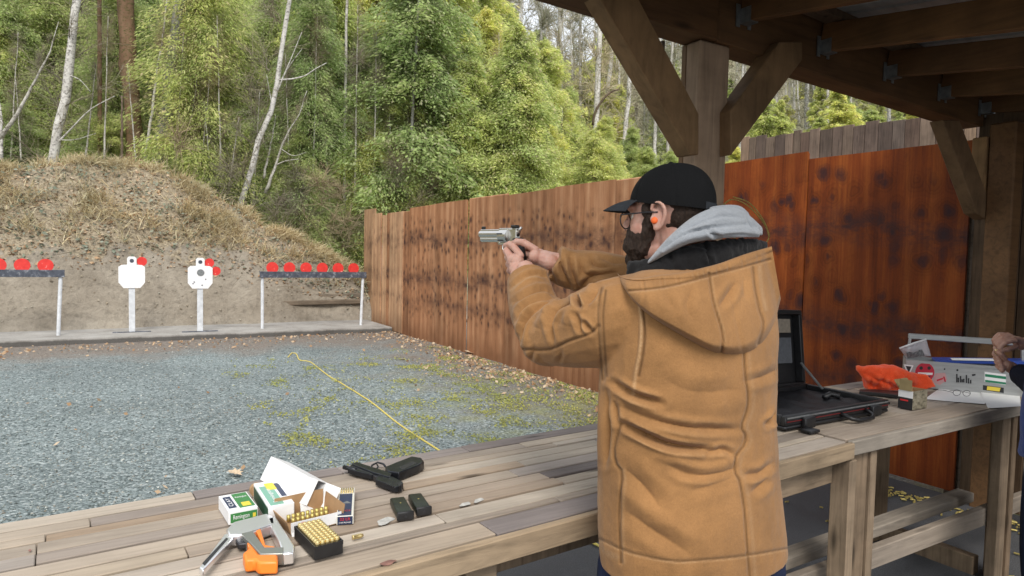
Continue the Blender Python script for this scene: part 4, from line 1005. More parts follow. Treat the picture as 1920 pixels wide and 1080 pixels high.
# head frame
TH = math.radians(58)
HF = -math.sin(TH)*LATH + math.cos(TH)*FWH; HL = -math.cos(TH)*LATH - math.sin(TH)*FWH
tilt = math.radians(-4); HF, HU = HF*math.cos(tilt)+ZU*math.sin(tilt), -HF*math.sin(tilt)+ZU*math.cos(tilt)
HC = D(1254, 406, 1.665)
def H(f, l, u): return HC + HF*f + HL*l + HU*u
MH = Matrix(((HF[0],HL[0],HU[0]),(HF[1],HL[1],HU[1]),(HF[2],HL[2],HU[2])))
NB = D(1300, 500, 1.64)                                        # root of the neck
hb = MB()
hb.ellipsoid(H(-.008,0,.03), (.096,.074,.098), MH, 28, 18); hb.ellipsoid(H(.042,0,-.025), (.058,.060,.085), MH, 24, 16)
hb.ellipsoid(H(.038,0,-.078), (.058,.050,.040), MH, 20, 12); hb.ellipsoid(H(.085,0,.028), (.018,.048,.014), MH)
hb.ellipsoid(H(.055,.036,-.028), (.034,.026,.030), MH); hb.ellipsoid(H(.055,-.036,-.028), (.034,.026,.030), MH)
hb.tube([H(.096,0,.015), H(.112,0,-.012), H(.108,0,-.026)], [.008, .0115, .013], 10); hb.ellipsoid(H(.100,.011,-.026), (.010,.008,.008), MH); hb.ellipsoid(H(.100,-.011,-.026), (.010,.008,.008), MH)
hb.ellipsoid(H(.094,0,-.056), (.012,.024,.006), MH); hb.ellipsoid(H(.092,0,-.067), (.012,.021,.007), MH); hb.ellipsoid(H(.088,0,-.098), (.020,.024,.018), MH)
limb(hb, [H(-.012,0,-.01), lerp(H(-.02,0,-.06), NB, .35), NB-ZU*.05], [.058, .060, .075], 10, 20)
def ear(s):
    hb.ellipsoid(H(.002,s*.0755,-.008), (.017,.007,.028), MH @ Matrix.Rotation(math.radians(8*s), 3, 'X'))
    pts = [H(.016,s*.078,.010), H(.010,s*.082,.026), H(-.006,s*.085,.029), H(-.019,s*.087,.014), H(-.018,s*.085,-.008), H(-.006,s*.080,-.030), H(.006,s*.077,-.036)]
    hb.tube(interp(pts, 16), .0048, 8); hb.ellipsoid(H(.006,s*.0785,-.031), (.008,.0055,.009), MH); hb.ellipsoid(H(.017,s*.077,-.010), (.004,.006,.008), MH)
ear(1); ear(-1)
head = remesh(hb, .0027, 3)
# trunk, arms and legs under the clothes
bb = MB()
hipL, hipR = D(1215, 1040, 1.60), D(1385, 1040, 1.68); TC = D(1296, 800, 1.63)
bb.ellipsoid(D(1298, 620, 1.63), (.18,.10,.24)); bb.ellipsoid(D(1298, 860, 1.64), (.16,.10,.22)); bb.ellipsoid((hipL+hipR)/2, (.17,.11,.12))
limb(bb, [NB+ZU*.01, D(1300, 560, 1.63)], [.06, .10], 6, 16)
blob_chain(bb, [D(1180,575,1.56), D(1034,628,1.73)], [.05,.042]); blob_chain(bb, [D(1034,628,1.73), D(986,505,1.955)], [.042,.028])
blob_chain(bb, [D(1420,545,1.72), D(1170,525,1.96)], [.05,.042]); blob_chain(bb, [D(1170,525,1.96), D(1030,488,2.0)], [.042,.028])
FEET = []
for hp, dy, dx in ((hipL, .14, -.05), (hipR, -.10, .06)):
    foot = np.array([hp[0]+dx, hp[1]+dy-.02, .10]); knee = lerp(hp, foot, .5)+np.array([0, .03, 0])
    blob_chain(bb, [hp, knee, foot], [.085, .058, .042]); bb.ellipsoid(foot+np.array([0, .07, -.05]), (.04,.12,.035)); FEET.append((hp, knee, foot))
trunk_ = remesh(bb, .007, 3)

# revolver frame: x along the barrel, y to its left, z up
GA = math.radians(36); GX = -math.sin(GA)*LATH + math.cos(GA)*FWH; GY = -math.cos(GA)*LATH - math.sin(GA)*FWH
GO = D(984, 452, 2.05); GX = unit(GX+ZU*.01)
def G(x, y, z): return GO + GX*x + GY*y + ZU*z
def hand(wrist, palm, mcps, fings, thumb, heel, vox=.0017):
    h = MB()
    blob_chain(h, [wrist, lerp(wrist, palm, .55)], [.026, .027])
    for m_ in mcps: blob_chain(h, [lerp(wrist, palm, .5), lerp(palm, m_, .5), m_], [.020, .0165, .0115], 10, 8)
    h.ellipsoid(heel, (.021,.021,.021), None, 12, 8); h.ellipsoid(palm, (.022,.022,.024), None, 12, 8)
    for f_ in fings: finger(h, f_)
    finger(h, thumb, .0118, .0098)
    return remesh(h, vox, 3)
lm = [G(.040-.004*i, .041-.003*i, -.032-.0195*i) for i in range(4)]
lf = [[lm[i], G(.066-.005*i, .018, -.036-.0195*i), G(.058-.006*i, -.022, -.036-.019*i), G(.030-.004*i, -.036, -.036-.0185*i)] for i in range(4)]
lh = hand(G(-.052,.050,-.112), G(-.002,.040,-.062), lm, lf, [G(-.030,.038,-.045), G(.004,.038,-.020), G(.034,.034,-.013), G(.060,.030,-.016)], G(-.022,.043,-.062))
rm = [G(.000-.004*i, -.036, -.022-.0195*i) for i in range(4)]
rf = [[rm[0], G(.036, -.030, -.020), G(.058, -.016, -.026), G(.062, .004, -.030)]] + [[rm[i], G(.030, -.026, -.026-.0195*i), G(.036, .004, -.028-.019*i), G(.010, .022, -.030-.0185*i)] for i in (1, 2, 3)]
rh = hand(G(-.105,-.020,-.062), G(-.048,-.022,-.046), rm, rf, [G(-.060,.004,-.026), G(-.030,.026,-.006), G(.000,.030,-.004), G(.026,.028,-.010)], G(-.060,.004,-.046))

man = link('person', join_me('person', [head, trunk_, lh, rh]), M_SKIN)
tag(man, 'bearded man in tan canvas jacket and black cap aiming a revolver downrange', 'person')
link('jacket', jk, M_DUCK, man)

# hood of the jacket
rim = interp(np.array([(1157,511,0),(1168,520,0),(1198,522,0),(1233,516,0),(1278,511,0),(1319,502,0),(1352,493,0),(1396,477,0),(1447,462,0)]), 90)[:, :2]
bot = interp(np.array([(1160,520,0),(1170,540,0),(1189,566,0),(1224,596,0),(1278,629,0),(1325,655,0),(1352,663,0),(1390,664,0),(1424,648,0),(1450,610,0),(1464,560,0)]), 90)[:, :2]
nu, nv = 90, 64; hv = []
rows = [(-3, .0), (-2, .0), (-1, .0)] + [(None, v) for v in np.linspace(0, 1, nv)]
for fl, v in rows:
    for i in range(nu):
        u = i/(nu-1); r_, b_ = rim[i], bot[i]
        drim = min(1.540 - .115*math.sin(math.pi*min(1, u*1.05))**.8 + .075*u, hit(r_[0], r_[1]+6, 9)-.014)
        if fl is not None:                                     # rolled rim, then down inside
            o_ = {-1: (0, -1, .008), -2: (0, 5, .020), -3: (0, 40, .035)}[fl]; wl = min(1, u/.10); wl = wl*wl*(3-2*wl); hv.append(D(r_[0], r_[1]+o_[1]*wl, lerp(hit(r_[0], r_[1]+6, drim)+.004, drim+o_[2], wl))); continue
        p = lerp(r_, b_, v); db = hit(b_[0], b_[1], drim+.05)-.003 if v > .0 else 0
        bulge = .036*math.sin(math.pi*min(1, v*.86+.06))*math.sin(math.pi*min(.97, max(.03, u)))**.6
        tuck = max(0, (v-.90)/.10)**2
        d = lerp(drim, db-.020, min(1, v*1.0))-bulge; d = lerp(d, db+.004, tuck) if tuck else d
        if v < .09: d -= .006*math.sin(math.pi*v/.09)**.5
        wl = min(1, u/.08); wl = wl*wl*(3-2*wl); d = lerp(hit(p[0], p[1], d)+.003, d, wl)
        hv.append(D(p[0], p[1], d))
nr = len(rows); hf = [(j*nu+i, (j+1)*nu+i, (j+1)*nu+i+1, j*nu+i+1) for j in range(nr-1) for i in range(nu-1)]
hm = mesh('hood', hv, hf, True)
o_ = bpy.data.objects.new('t', hm); COL.objects.link(o_); md = o_.modifiers.new('s', 'SUBSURF'); md.levels = 1
dg = bpy.context.evaluated_depsgraph_get(); dg.update(); hm2 = bpy.data.meshes.new_from_object(o_.evaluated_get(dg)); bpy.data.objects.remove(o_)
hst = [([(1178,545),(1248,537),(1325,518),(1367,507),(1444,486)], 1.8, .003, 'seam'), ([(1330,512),(1337,560),(1345,590),(1354,620),(1356,640),(1353,660)], 2.0, .0045, 'seam'),
       ([(1338,512),(1345,560),(1353,590),(1362,620),(1364,640),(1361,660)], 3, .0008, 'ridge'), ([(1412,500),(1416,540),(1424,580),(1432,610),(1422,646)], 2.2, .003, 'seam'),
       ([(1420,500),(1424,540),(1432,580),(1440,608)], 2.5, .0008, 'ridge'),
       ([(1350,575),(1365,555),(1380,530)], 7.2, 0.0081, 'fold'), ([(1300,535),(1290,575),(1300,600)], 8.1, 0.0054, 'fold'), ([(1250,548),(1262,580)], 8.1, 0.0041, 'fold'), ([(1395,520),(1398,560)], 7.2, 0.0041, 'fold')]
for x, y in ((1302, 512), (1322, 506), (1345, 500), (1392, 484), (1270, 518), (1240, 522), (1420, 476), (1365, 494), (1205, 528)):
    hst.append(([(x, y-2), (x+4, y+18)], 2.6, .0022, 'fold'))
sculpt(hm2, hst)
paint(hm2, 'wear', [([(1333,512),(1340,560),(1348,590),(1357,620),(1359,640)], 1.6, .25), ([(1424,500),(1428,540),(1436,580)], 2.5, .35), ([(1178,549),(1248,541),(1325,522),(1444,490)], 1.5, .2), ([(1300,664),(1352,672),(1390,670)], 3, .2)])
hm2.polygons.foreach_set('use_smooth', [True]*len(hm2.polygons))
paint(hm2, 'seam_shade', [(q[0], 1.5, .7) for q in hst if q[3] == 'seam']); link('hood', hm2, M_DUCK, man)
# fleece lining that stands up inside the hood
fl = MB()
def camtube(mb, rows, n=20):
    """closed roll: rows of (px, py, depth, half height px, half thickness m)"""
    q = interp([r[:3] for r in rows], 30); hh = np.interp(np.linspace(0,1,30), np.linspace(0,1,len(rows)), [r[3] for r in rows]); th = np.interp(np.linspace(0,1,30), np.linspace(0,1,len(rows)), [r[4] for r in rows])
    rings = [[D(q[i][0], q[i][1]+hh[i]*math.sin(2*math.pi*k/n), q[i][2]-th[i]*math.cos(2*math.pi*k/n)) for k in range(n)] for i in range(30)]
    loft(mb, rings)
camtube(fl, [(1176,512,1.62,14,.02), (1215,512,1.575,24,.035), (1262,503,1.548,34,.04), (1320,492,1.54,40,.04), (1372,478,1.568,34,.04), (1412,466,1.625,24,.035), (1438,462,1.68,10,.02)])
camtube(fl, [(1180,500,1.62,8,.02), (1205,500,1.59,14,.03), (1240,500,1.56,18,.03)])
flm = remesh(fl, .005, 4); co, no = get_co(flm), get_no(flm)
set_co(flm, co+no*np.array([.006*mnoise.fractal(Vector(p*26), 1, 2, 3)+.0025*mnoise.noise(Vector(p*120)) for p in co])[:, None])
sculpt(flm, [([(1320,455),(1330,480),(1334,500)], 3.6, 0.0108, 'fold'), ([(1255,470),(1262,500)], 5.4, 0.0081, 'fold')])
flm.polygons.foreach_set('use_smooth', [True]*len(flm.polygons)); link('hood_lining', flm, M_FLEECE, man)
# grey sweatshirt hood bunched behind the neck
gh = MB()
camtube(gh, [(1214,493,1.555,3,.012), (1236,474,1.54,12,.028), (1262,453,1.53,18,.04), (1300,430,1.53,24,.05), (1340,417,1.54,28,.055), (1378,415,1.57,27,.055), (1408,423,1.61,20,.045), (1430,435,1.65,8,.02)])
camtube(gh, [(1240,474,1.525,6,.02), (1285,449,1.505,10,.03), (1335,438,1.50,11,.035), (1380,434,1.525,12,.035), (1424,437,1.60,9,.02)])
camtube(gh, [(1330,398,1.585,10,.03), (1360,394,1.59,10,.035), (1388,397,1.61,11,.03), (1405,410,1.63,10,.02)])
ghm = remesh(gh, .0035, 8)
sculpt(ghm, [([(1240,467),(1280,440),(1330,427),(1395,421)], 2.7, 0.0081, 'fold'), ([(1262,446),(1300,422),(1350,405),(1392,408)], 3.6, 0.0068, 'fold'), ([(1330,432),(1337,440),(1350,444)], 3.6, 0.0121, 'fold'),
            ([(1400,405),(1412,425),(1428,432)], 3.6, 0.0081, 'fold'), ([(1300,412),(1345,396)], 4.5, 0.0054, 'fold'), ([(1345,444),(1390,440),(1420,444)], 2.7, 0.0041, 'fold')])
ghm.polygons.foreach_set('use_smooth', [True]*len(ghm.polygons)); link('hoodie', ghm, M_GREYCL, man)

# hair, beard
def shell(name, mat, f0, pts, vox, amp, fr):
    mb = MB()
    for c, r in pts: mb.ellipsoid(H(*c), r, MH, 20, 12)
    me = remesh(mb, vox, 3); co, no = get_co(me), get_no(me)
    set_co(me, co+no*np.array([amp*mnoise.fractal(Vector((p[0]*fr, p[1]*fr, p[2]*fr*.5)), 1, 2, 4) for p in co])[:, None])
    me.polygons.foreach_set('use_smooth', [True]*len(me.polygons)); return link(name, me, mat, man)
shell('hair', M_HAIR, 0, [((-.034,0,.0), (.074,.070,.056)), ((-.030,0,.04), (.080,.078,.06)), ((-.050,0,-.035), (.048,.056,.030)), ((.030,.065,.014), (.017,.011,.024)), ((.030,-.065,.014), (.017,.011,.024))], .003, .003, 60)
shell('beard', M_BEARD, 0, [((.066,0,-.090), (.046,.046,.034)), ((.056,.036,-.068), (.032,.024,.034)), ((.056,-.036,-.068), (.032,.024,.034)), ((.036,.056,-.036), (.018,.011,.034)), ((.036,-.056,-.036), (.018,.011,.034)),
      ((.026,.066,-.008), (.010,.009,.026)), ((.026,-.066,-.008), (.010,.009,.026)), ((.086,0,-.105), (.032,.034,.028)), ((.076,.028,-.066), (.036,.026,.034)), ((.076,-.028,-.066), (.036,.026,.034)), ((.060,.044,-.046), (.026,.016,.030)), ((.060,-.044,-.046), (.026,.016,.030)), ((.082,.034,-.044), (.020,.016,.022)), ((.082,-.034,-.044), (.020,.016,.022)), ((.092,0,-.050), (.014,.030,.009)), ((.075,0,-.122), (.028,.028,.020))], .003, .0045, 70)
# cap
def capP(ph, th, off=0.0):
    e = .80 + .22*max(0, math.cos(ph)); ct, st = max(0, math.cos(th))**e, math.copysign(abs(math.sin(th))**.95, math.sin(th))
    bump_ = .0024*max(0, 1-abs(math.sin(ph*3+.5))*9)*(1 if off == 0 else 0)
    a, b, h = .108+off-bump_, .088+off-bump_, .101+off
    return H(-.010+a*math.cos(ph)*ct, b*math.sin(ph)*ct, .030+h*st)
def edge_u(ph): c = math.cos(ph); return .030+.014*c-.006*(1-c*c)+(-.010 if c < 0 else 0)*c*c
nP, nT = 180, 24; v = []
for j in range(nT+1):
    for i in range(nP):
        ph = 2*math.pi*i/nP; t0 = math.asin(max(-.9, (edge_u(ph)-.030)/.101)); v.append(capP(ph, lerp(t0, math.pi/2*.998, j/nT)))
f = [(j*nP+i, j*nP+(i+1)%nP, (j+1)*nP+(i+1)%nP, (j+1)*nP+i) for j in range(nT) for i in range(nP)]
capm = mesh('cap', v, f, True); cap = link('cap', capm, M_CAP, man)
mb = MB(); v = []
nS, nQ = 25, 10
for top in (0, 1):
    for j in range(nQ+1):
        for i in range(nS):
            s_ = -1+2*i/(nS-1); ph = s_*math.radians(52); b0 = np.array([-.010+.105*math.cos(ph), .086*math.sin(ph), edge_u(ph)+.004])
            ln = .080*(1-.62*s_**2); t = j/nQ
            q = b0+np.array([ln*t, .006*s_*t, -.020*t-.004*s_*s_*t+.004*math.sin(math.pi*t)]); q[2] += .0026*top*(1-.3*t); v.append(H(*q))
K = (nQ+1)*nS
f = [(j*nS+i, (j+1)*nS+i, (j+1)*nS+i+1, j*nS+i+1) for j in range(nQ) for i in range(nS-1)]
f += [tuple(K+q for q in g[::-1]) for g in f]
bd = [i for i in range(nS)] + [j*nS+nS-1 for j in range(1, nQ+1)] + [nQ*nS+i for i in range(nS-2, -1, -1)] + [j*nS for j in range(nQ-1, 0, -1)]
f += [(bd[i], bd[(i+1)%len(bd)], K+bd[(i+1)%len(bd)], K+bd[i]) for i in range(len(bd))]
link('brim', mesh('brim', v, f, True), M_BRIM, cap)
MB().ellipsoid(H(-.010,0,.132), (.007,.007,.004), MH, 12, 6).build('cap_button', M_CAP, cap, True)
v = []
for j in range(5):
    for i in range(20): ph = math.radians(152+56*i/19); v.append(capP(ph, math.asin((edge_u(ph)-.029)/.101)+j*.04, .0012))
f = [(j*20+i, j*20+i+1, (j+1)*20+i+1, (j+1)*20+i) for j in range(4) for i in range(19)]
link('cap_strap', mesh('cap_strap', v, f, True), M_BRIM, cap)
# glasses and ear plug
gl = MB(); lens = MB()
for s_ in (1, -1):
    ring = [H(.103+.004*math.cos(t), s_*.033+.024*math.cos(t), -.004+.021*math.sin(t)) for t in np.linspace(0, 2*math.pi, 25)]
    gl.tube(ring, .0016, 6, cap=False)
    lens.add([H(.103, s_*.033, -.004)]+ring[:-1], [(0, 1+i, 1+(i+1)%24) for i in range(24)])
    gl.tube([H(.104, s_*.057, .006), H(.10, s_*.071, .008), H(.03, s_*.079, .008), H(.0, s_*.081, .006)], .0018, 6)
gl.tube([H(.107, .010, .0), H(.112, 0, .003), H(.107, -.010, .0)], .0016, 6)
g_ = gl.build('glasses', M_DSTEEL, man, True); lens.build('lenses', M_LENS, g_)
MB().tube([H(.008,.070,-.014), H(.008,.084,-.014), H(.008,.087,-.014)], [.0075,.0085,.006], 14).build('ear_plug', M_ORANGEG, man, True)
mb = MB()
for s_ in (1, -1): mb.ellipsoid(H(.077, s_*.031, .003), (.011,.011,.011), MH, 14, 8)
mb.build('eyes', plain('eye_white', (.6,.55,.5), .3), man, True)
# trousers and boots
tb = MB(); tb.ellipsoid((hipL+hipR)/2+ZU*.03, (.205,.145,.13), None, 24, 12)
for hp, kn, ft in FEET: limb(tb, [hp+ZU*.02, lerp(hp, kn, .5), kn, ft+ZU*.04], [.112, .098, .078, .072], 20, 16)
tm = remesh(tb, .006, 5); co, no = get_co(tm), get_no(tm)
set_co(tm, co+no*np.array([.005*mnoise.fractal(Vector((p[0]*9, p[1]*9, p[2]*14)), 1, 2, 3) for p in co])[:, None]); tm.polygons.foreach_set('use_smooth', [True]*len(tm.polygons))
link('trousers', tm, M_DENIM, man)
for hp, kn, ft in FEET:
    b_ = MB(); b_.tube([ft+[0,0,.10], ft+[0,.0,.0], ft+[0,.01,-.05]], [.056,.052,.05], 14); b_.ellipsoid(ft+[0,.07,-.045], (.052,.135,.045)); b_.box(ft[0]-.05, ft[0]+.05, ft[1]-.06, ft[1]+.20, .016, .045)
    bm_ = remesh(b_, .006, 3); bm_.polygons.foreach_set('use_smooth', [True]*len(bm_.polygons)); link('boot', bm_, M_LEATHER, man)

# revolver held in both hands
def GG(x, y, z): return GO + GX*(x+.050) + GY*y + ZU*(z+.012)
rv = empty('revolver', GO, 'shiny steel revolver held out in both hands of the man in the tan jacket', 'revolver')
MG = Matrix(((GX[0],GY[0],0),(GX[1],GY[1],0),(GX[2],0,1)))
def gbox(mb, x0, x1, y0, y1, z0, z1, c=.0015):
    n0 = len(mb.v); mb.box(x0, x1, y0, y1, z0, z1, c)
    for i in range(n0, len(mb.v)): mb.v[i] = GG(*mb.v[i])
    return mb
def gtube(mb, pts, r, n=16): return mb.tube([GG(*p) for p in pts], r, n)
mb = MB(); gtube(mb, [(.078,0,.010), (.196,0,.010)], .0125, 20); gbox(mb, .078, .194, -.0065, .0065, .016, .0255); gtube(mb, [(.085,0,-.007), (.190,0,-.007)], .0095, 14); gbox(mb, .078, .192, -.0085, .0085, -.007, .014)
autosmooth(mb.build('barrel', M_STEEL, rv))
mb = MB(); gtube(mb, [(.0285,0,.004), (.0295,0,.004), (.073,0,.004), (.075,0,.004)], [.019,.0215,.0215,.020], 24)
cyl = autosmooth(mb.build('cylinder', M_STEEL, rv)); mb = MB()
for k in range(6):
    a = k*math.pi/3+.3; gbox(mb, .045, .0745,   .0210*math.cos(a)-.0022,   .0210*math.cos(a)+.0022, .004+  .0210*math.sin(a)-.0022, .004+  .0210*math.sin(a)+.0022, .0008)
mb.build('flutes', M_DSTEEL, cyl)
mb = MB(); gbox(mb, -.012, .082, -.007, .007, .0225, .029); gbox(mb, -.014, .028, -.0085, .0085, -.022, .026); gbox(mb, .0, .086, -.007, .007, -.024, -.0165); gbox(mb, .075, .088, -.008, .008, -.02, .02)
mb.build('frame', M_STEEL, rv)
mb = MB(); mb.tube([GG(.066,0,-.022), GG(.068,0,-.038), GG(.052,0,-.050), GG(.022,0,-.050), GG(.010,0,-.030)], .0032, 8); mb.build('trigger_guard', M_STEEL, rv, True)
mb = MB(); mb.tube([GG(-.012,0,.004), GG(-.022,0,.022), GG(-.030,0,.030)], [.006,.005,.004], 8); mb.build('hammer', M_STEEL, rv, True)
mb = MB(); gbox(mb, -.010, .014, -.009, .009, .029, .038); gbox(mb,   .172, .193, -.0025, .0025, .0255, .036); mb.build('sights', M_BLACKPL, rv)
mb = MB(); mb.tube([GG(-.012,0,-.005), GG(-.022,0,-.035), GG(-.034,0,-.075), GG(-.040,0,-.10)], [(.013,.019),(.0135,.019),(.014,.021),(.0145,.022)], 12); mb.build('grip', M_BLACKPL, rv, True)

# ---------------------------------------------------------------- man at the right edge
PC = D(2014, 700, 2.76); PC = np.array([PC[0], PC[1], 0])
pb = MB()
pb.ellipsoid(PC+[0,.0,1.25], (.17,.10,.26)); pb.ellipsoid(PC+[0,0,.98], (.16,.11,.14)); pb.ellipsoid(PC+[0,.03,1.70], (.075,.095,.12), None, 24, 16); pb.ellipsoid(PC+[0,.075,1.655], (.055,.05,.075))
limb(pb, [PC+[0,.01,1.44], PC+[0,.025,1.62]], [.065,.056], 6, 16); pb.tube([PC+[0,.115,1.70], PC+[0,.135,1.672], PC+[0,.125,1.66]], [.008,.012,.012], 8)
for s_ in (-1, 1): pb.ellipsoid(PC+[s_*.077,.02,1.69], (.008,.018,.030))
lw, rw = D(1907, 696, 3.03), D(1938, 648, 3.06)
le, re_ = PC+[-.17,-.02,1.06], PC+[.30,.12,1.10]
blob_chain(pb, [PC+[-.19,0,1.42], le], [.05,.04]); blob_chain(pb, [le, lw], [.04,.027]); blob_chain(pb, [PC+[.19,0,1.42], re_], [.05,.04]); blob_chain(pb, [re_, rw], [.04,.027])
legs = []
for s_ in (-1, 1):
    hp = PC+[s_*.10,0,.92]; kn = PC+[s_*.12,.03,.5]; ft = PC+[s_*.13,.0,.10]; blob_chain(pb, [hp, kn, ft], [.08,.056,.042]); pb.ellipsoid(ft+[0,.07,-.05], (.04,.12,.035)); legs.append((hp, kn, ft))
pt = remesh(pb, .006, 3)
def cdir(a, b, d0, k=1.0): return D(a, b, d0)
l_m = [D(1873+2*i, 672+7.5*i, 3.05-.012*i) for i in range(4)]
l_f = [[l_m[i], D(1864+2*i, 664+7.5*i, 3.09), D(1868+2*i, 657+8*i, 3.12), D(1877+2*i, 658+8*i, 3.115)] for i in range(4)]
lh2 = hand(lw, D(1884, 682, 3.05), l_m, l_f, [D(1884, 672, 3.02), D(1876, 664, 3.02), D(1869, 658, 3.04), D(1866, 652, 3.06)], D(1889, 684, 3.03), .0024)
r_m = [D(1890+5*i, 628+3.5*i, 3.06-.014*i) for i in range(4)]
r_f = [[r_m[i], D(1873+4*i, 627+5.5*i, 3.055-.012*i), D(1863+4*i, 638+5*i, 3.06-.01*i), D(1868+4*i, 652+3*i, 3.07-.008*i)] for i in range(4)]
rh2 = hand(rw, D(1908, 640, 3.05), r_m, r_f, [D(1905, 650, 3.02), D(1890, 655, 3.02), D(1878, 657, 3.03), D(1868, 658, 3.05)], D(1915, 648, 3.04), .0024)
p2 = link('person', join_me('person', [pt, lh2, rh2]), M_SKIN2)
tag(p2, 'man in navy jacket cut off by the right edge, handling a small round', 'person')
jb2 = MB()
def ring2(z, a, b, n=28): return [PC+np.array([a*math.cos(2*math.pi*k/n), b*math.sin(2*math.pi*k/n), z]) for k in range(n)]
loft(jb2, [ring2(.80,.225,.16), ring2(.95,.225,.16), ring2(1.15,.22,.15), ring2(1.32,.235,.145), ring2(1.43,.20,.12), ring2(1.50,.10,.085)])
limb(jb2, [PC+[.16,0,1.40], PC+[.24,.03,1.27], re_, lerp(re_, rw, .5), lerp(re_, rw, .84)], [.085,.08,.068,.06,.05], 22, 16)
b2m = remesh(jb2, .006, 5); co, no = get_co(b2m), get_no(b2m); set_co(b2m, co+no*np.array([.006*mnoise.fractal(Vector((p[0]*8, p[1]*8, p[2]*12)), 1, 2, 3) for p in co])[:, None])
b2m.polygons.foreach_set('use_smooth', [True]*len(b2m.polygons)); link('jacket', b2m, M_BLUE, p2)
jb3 = MB(); limb(jb3, [PC+[-.10,0,1.40], PC+[-.15,.0,1.25], le, lerp(le, lw, .5), lerp(le, lw, .90)], [.08,.075,.068,.060,.050], 22, 16)
b3m = remesh(jb3, .006, 4); co, no = get_co(b3m), get_no(b3m); set_co(b3m, co+no*np.array([.005*mnoise.fractal(Vector(p*12), 1, 2, 3) for p in co])[:, None])
b3m.polygons.foreach_set('use_smooth', [True]*len(b3m.polygons)); link('sleeve', b3m, M_NAVY, p2)
tb = MB(); tb.ellipsoid(PC+[0,0,.93], (.19,.135,.13))
for hp, kn, ft in legs: limb(tb, [hp, kn, ft+ZU*.03], [.108,.08,.07], 16, 14)
t2 = remesh(tb, .008, 4); t2.polygons.foreach_set('use_smooth', [True]*len(t2.polygons)); link('trousers', t2, M_DENIM, p2)
for hp, kn, ft in legs:
    b_ = MB(); b_.tube([ft+[0,0,.08], ft+[0,.01,-.05]], [.055,.05], 14); b_.ellipsoid(ft+[0,.07,-.045], (.05,.13,.045)); b_.box(ft[0]-.05, ft[0]+.05, ft[1]-.06, ft[1]+.20, .016, .045)
    bm_ = remesh(b_, .008, 3); bm_.polygons.foreach_set('use_smooth', [True]*len(bm_.polygons)); link('boot', bm_, M_LEATHER, p2)
hm_ = MB(); hm_.ellipsoid(PC+[0,.015,1.735], (.083,.10,.095)); hme = remesh(hm_, .006, 2); link('hair', hme, M_HAIR, p2)
# ================================================================== TARGETS
M_WHITEP = plain('white_target_paint', (.80,.80,.80), .6, 0, 9, .06)
M_POSTP = plain('pale_post_paint', (.60,.62,.64), .55, 0, 14, .15)
def chipped():
    m = N('chipped_bar_paint'); n = m.noise(m.pos(), 14, 6, .7)
    m.P(Base_Color=m.ramp(n, [(.35, (.035,.04,.055)), (.55, (.075,.085,.11)), (.68, (.30,.31,.33))]), Roughness=.6); m.bump(n, .003); return m.m
M_BAR = chipped()
def redplate():
    m = N('red_plate_paint'); n = m.noise(m.pos((1,1,1), rnd=5.0), 16, 4, .6)
    m.P(Base_Color=m.ramp(n, [(.30, (.58,.025,.02)), (.64, (.72,.04,.03)), (.72, (.8,.55,.5))]), Roughness=.5); return m.m
M_RED = redplate()
def disc(mb, c, r, t, n=24, axis=(0,1,0)):
    c = np.asarray(c, float); a = np.asarray(axis, float); mb.tube([c-a*t/2, c+a*t/2], [r, r], n); return mb
def rack(x0, x1, y, plates, label):
    t = empty('plate_rack', ((x0+x1)/2, y, .09), label, 'target rack', 'red plate racks on the slab')
    MB().box(x0, x1, y-.055, y-.045, 1.075, 1.195, .003).box(x0, x1, y-.045, y+.05, 1.185, 1.195).box(x0, x1, y-.045, y+.05, 1.075, 1.083).build('bar', M_BAR, t)
    for px_ in plates:
        p = disc(MB(), (px_, y-.02, 1.268), .112, .012).build('plate', M_RED, t)
        MB().box(px_-.025, px_+.025, y-.012, y+.004, 1.10, 1.22).build('plate_stem', M_BAR, p)
    for xx, lean in ((x0+.06, .0), (x1-.06, -.04)):
        MB().cyl((xx, y, 1.075), (xx+lean, y-.02, .085), .030, 12).build('leg', M_POSTP, t, False)
rack(-2.78, -.66, 13.5, [-2.5+.315*i for i in range(6)], 'plate rack with red discs on a dark bar, leftmost and cut by the photo edge')
rack(2.45, 4.57, 13.42, [2.69+.322*i for i in range(6)], 'plate rack with six red discs beside the far end of the plywood wall')
def steel_target(x, y, hole, discs, label):
    t = empty('steel_target', (x, y, .09), label, 'target', 'white steel targets on posts')
    zb = .88; w = .205; poly = [(-w+.075, 0), (w-.075, 0), (w, .10), (w, .375), (w-.045, .41), (.072, .415), (.072, .53), (.045, .56), (-.045, .56), (-.072, .53), (-.072, .415), (-w+.045, .41), (-w, .375), (-w, .10)]
    p = MB().prism(poly, (x, y, zb), (1,0,0), (0,0,1), (0,1,0), .014).build('target_plate', M_WHITEP, t)
    disc(MB(), (x, y-.0095, zb+.485), .034, .004).build('head_spot', M_BAR, p)
    if hole:
        disc(MB(), (x+.005, y-.0095, zb+.29), .062, .004).build('bare_spot', M_GALV, p)
        for dx, dz in ((-.10, .12), (.09, .17), (-.12, .09), (.03, .06)): disc(MB(), (x+dx, y-.0095, zb+dz), .012, .003, 8).build('hit_mark', M_BAR, p)
    for dx, dz in discs: disc(MB(), (x+dx, y+.03, zb+dz), .082, .012).build('red_paddle', M_RED, t)
    MB().box(x-.048, x+.048, y+.01, y+.05, .085, zb+.3, .004).build('post', M_POSTP, t)
    MB().box(x-.30, x+.30, y-.02, y+.06, .082, .10, .003).build('base_bar', M_BAR, t)
steel_target(.325, 13.55, False, [(.158, .475)], 'plain white steel torso target with one red disc beside its head')
steel_target(1.40, 13.25, True, [(.155, .47), (.265, .32)], 'white steel torso target with grey centre spot and two red discs')

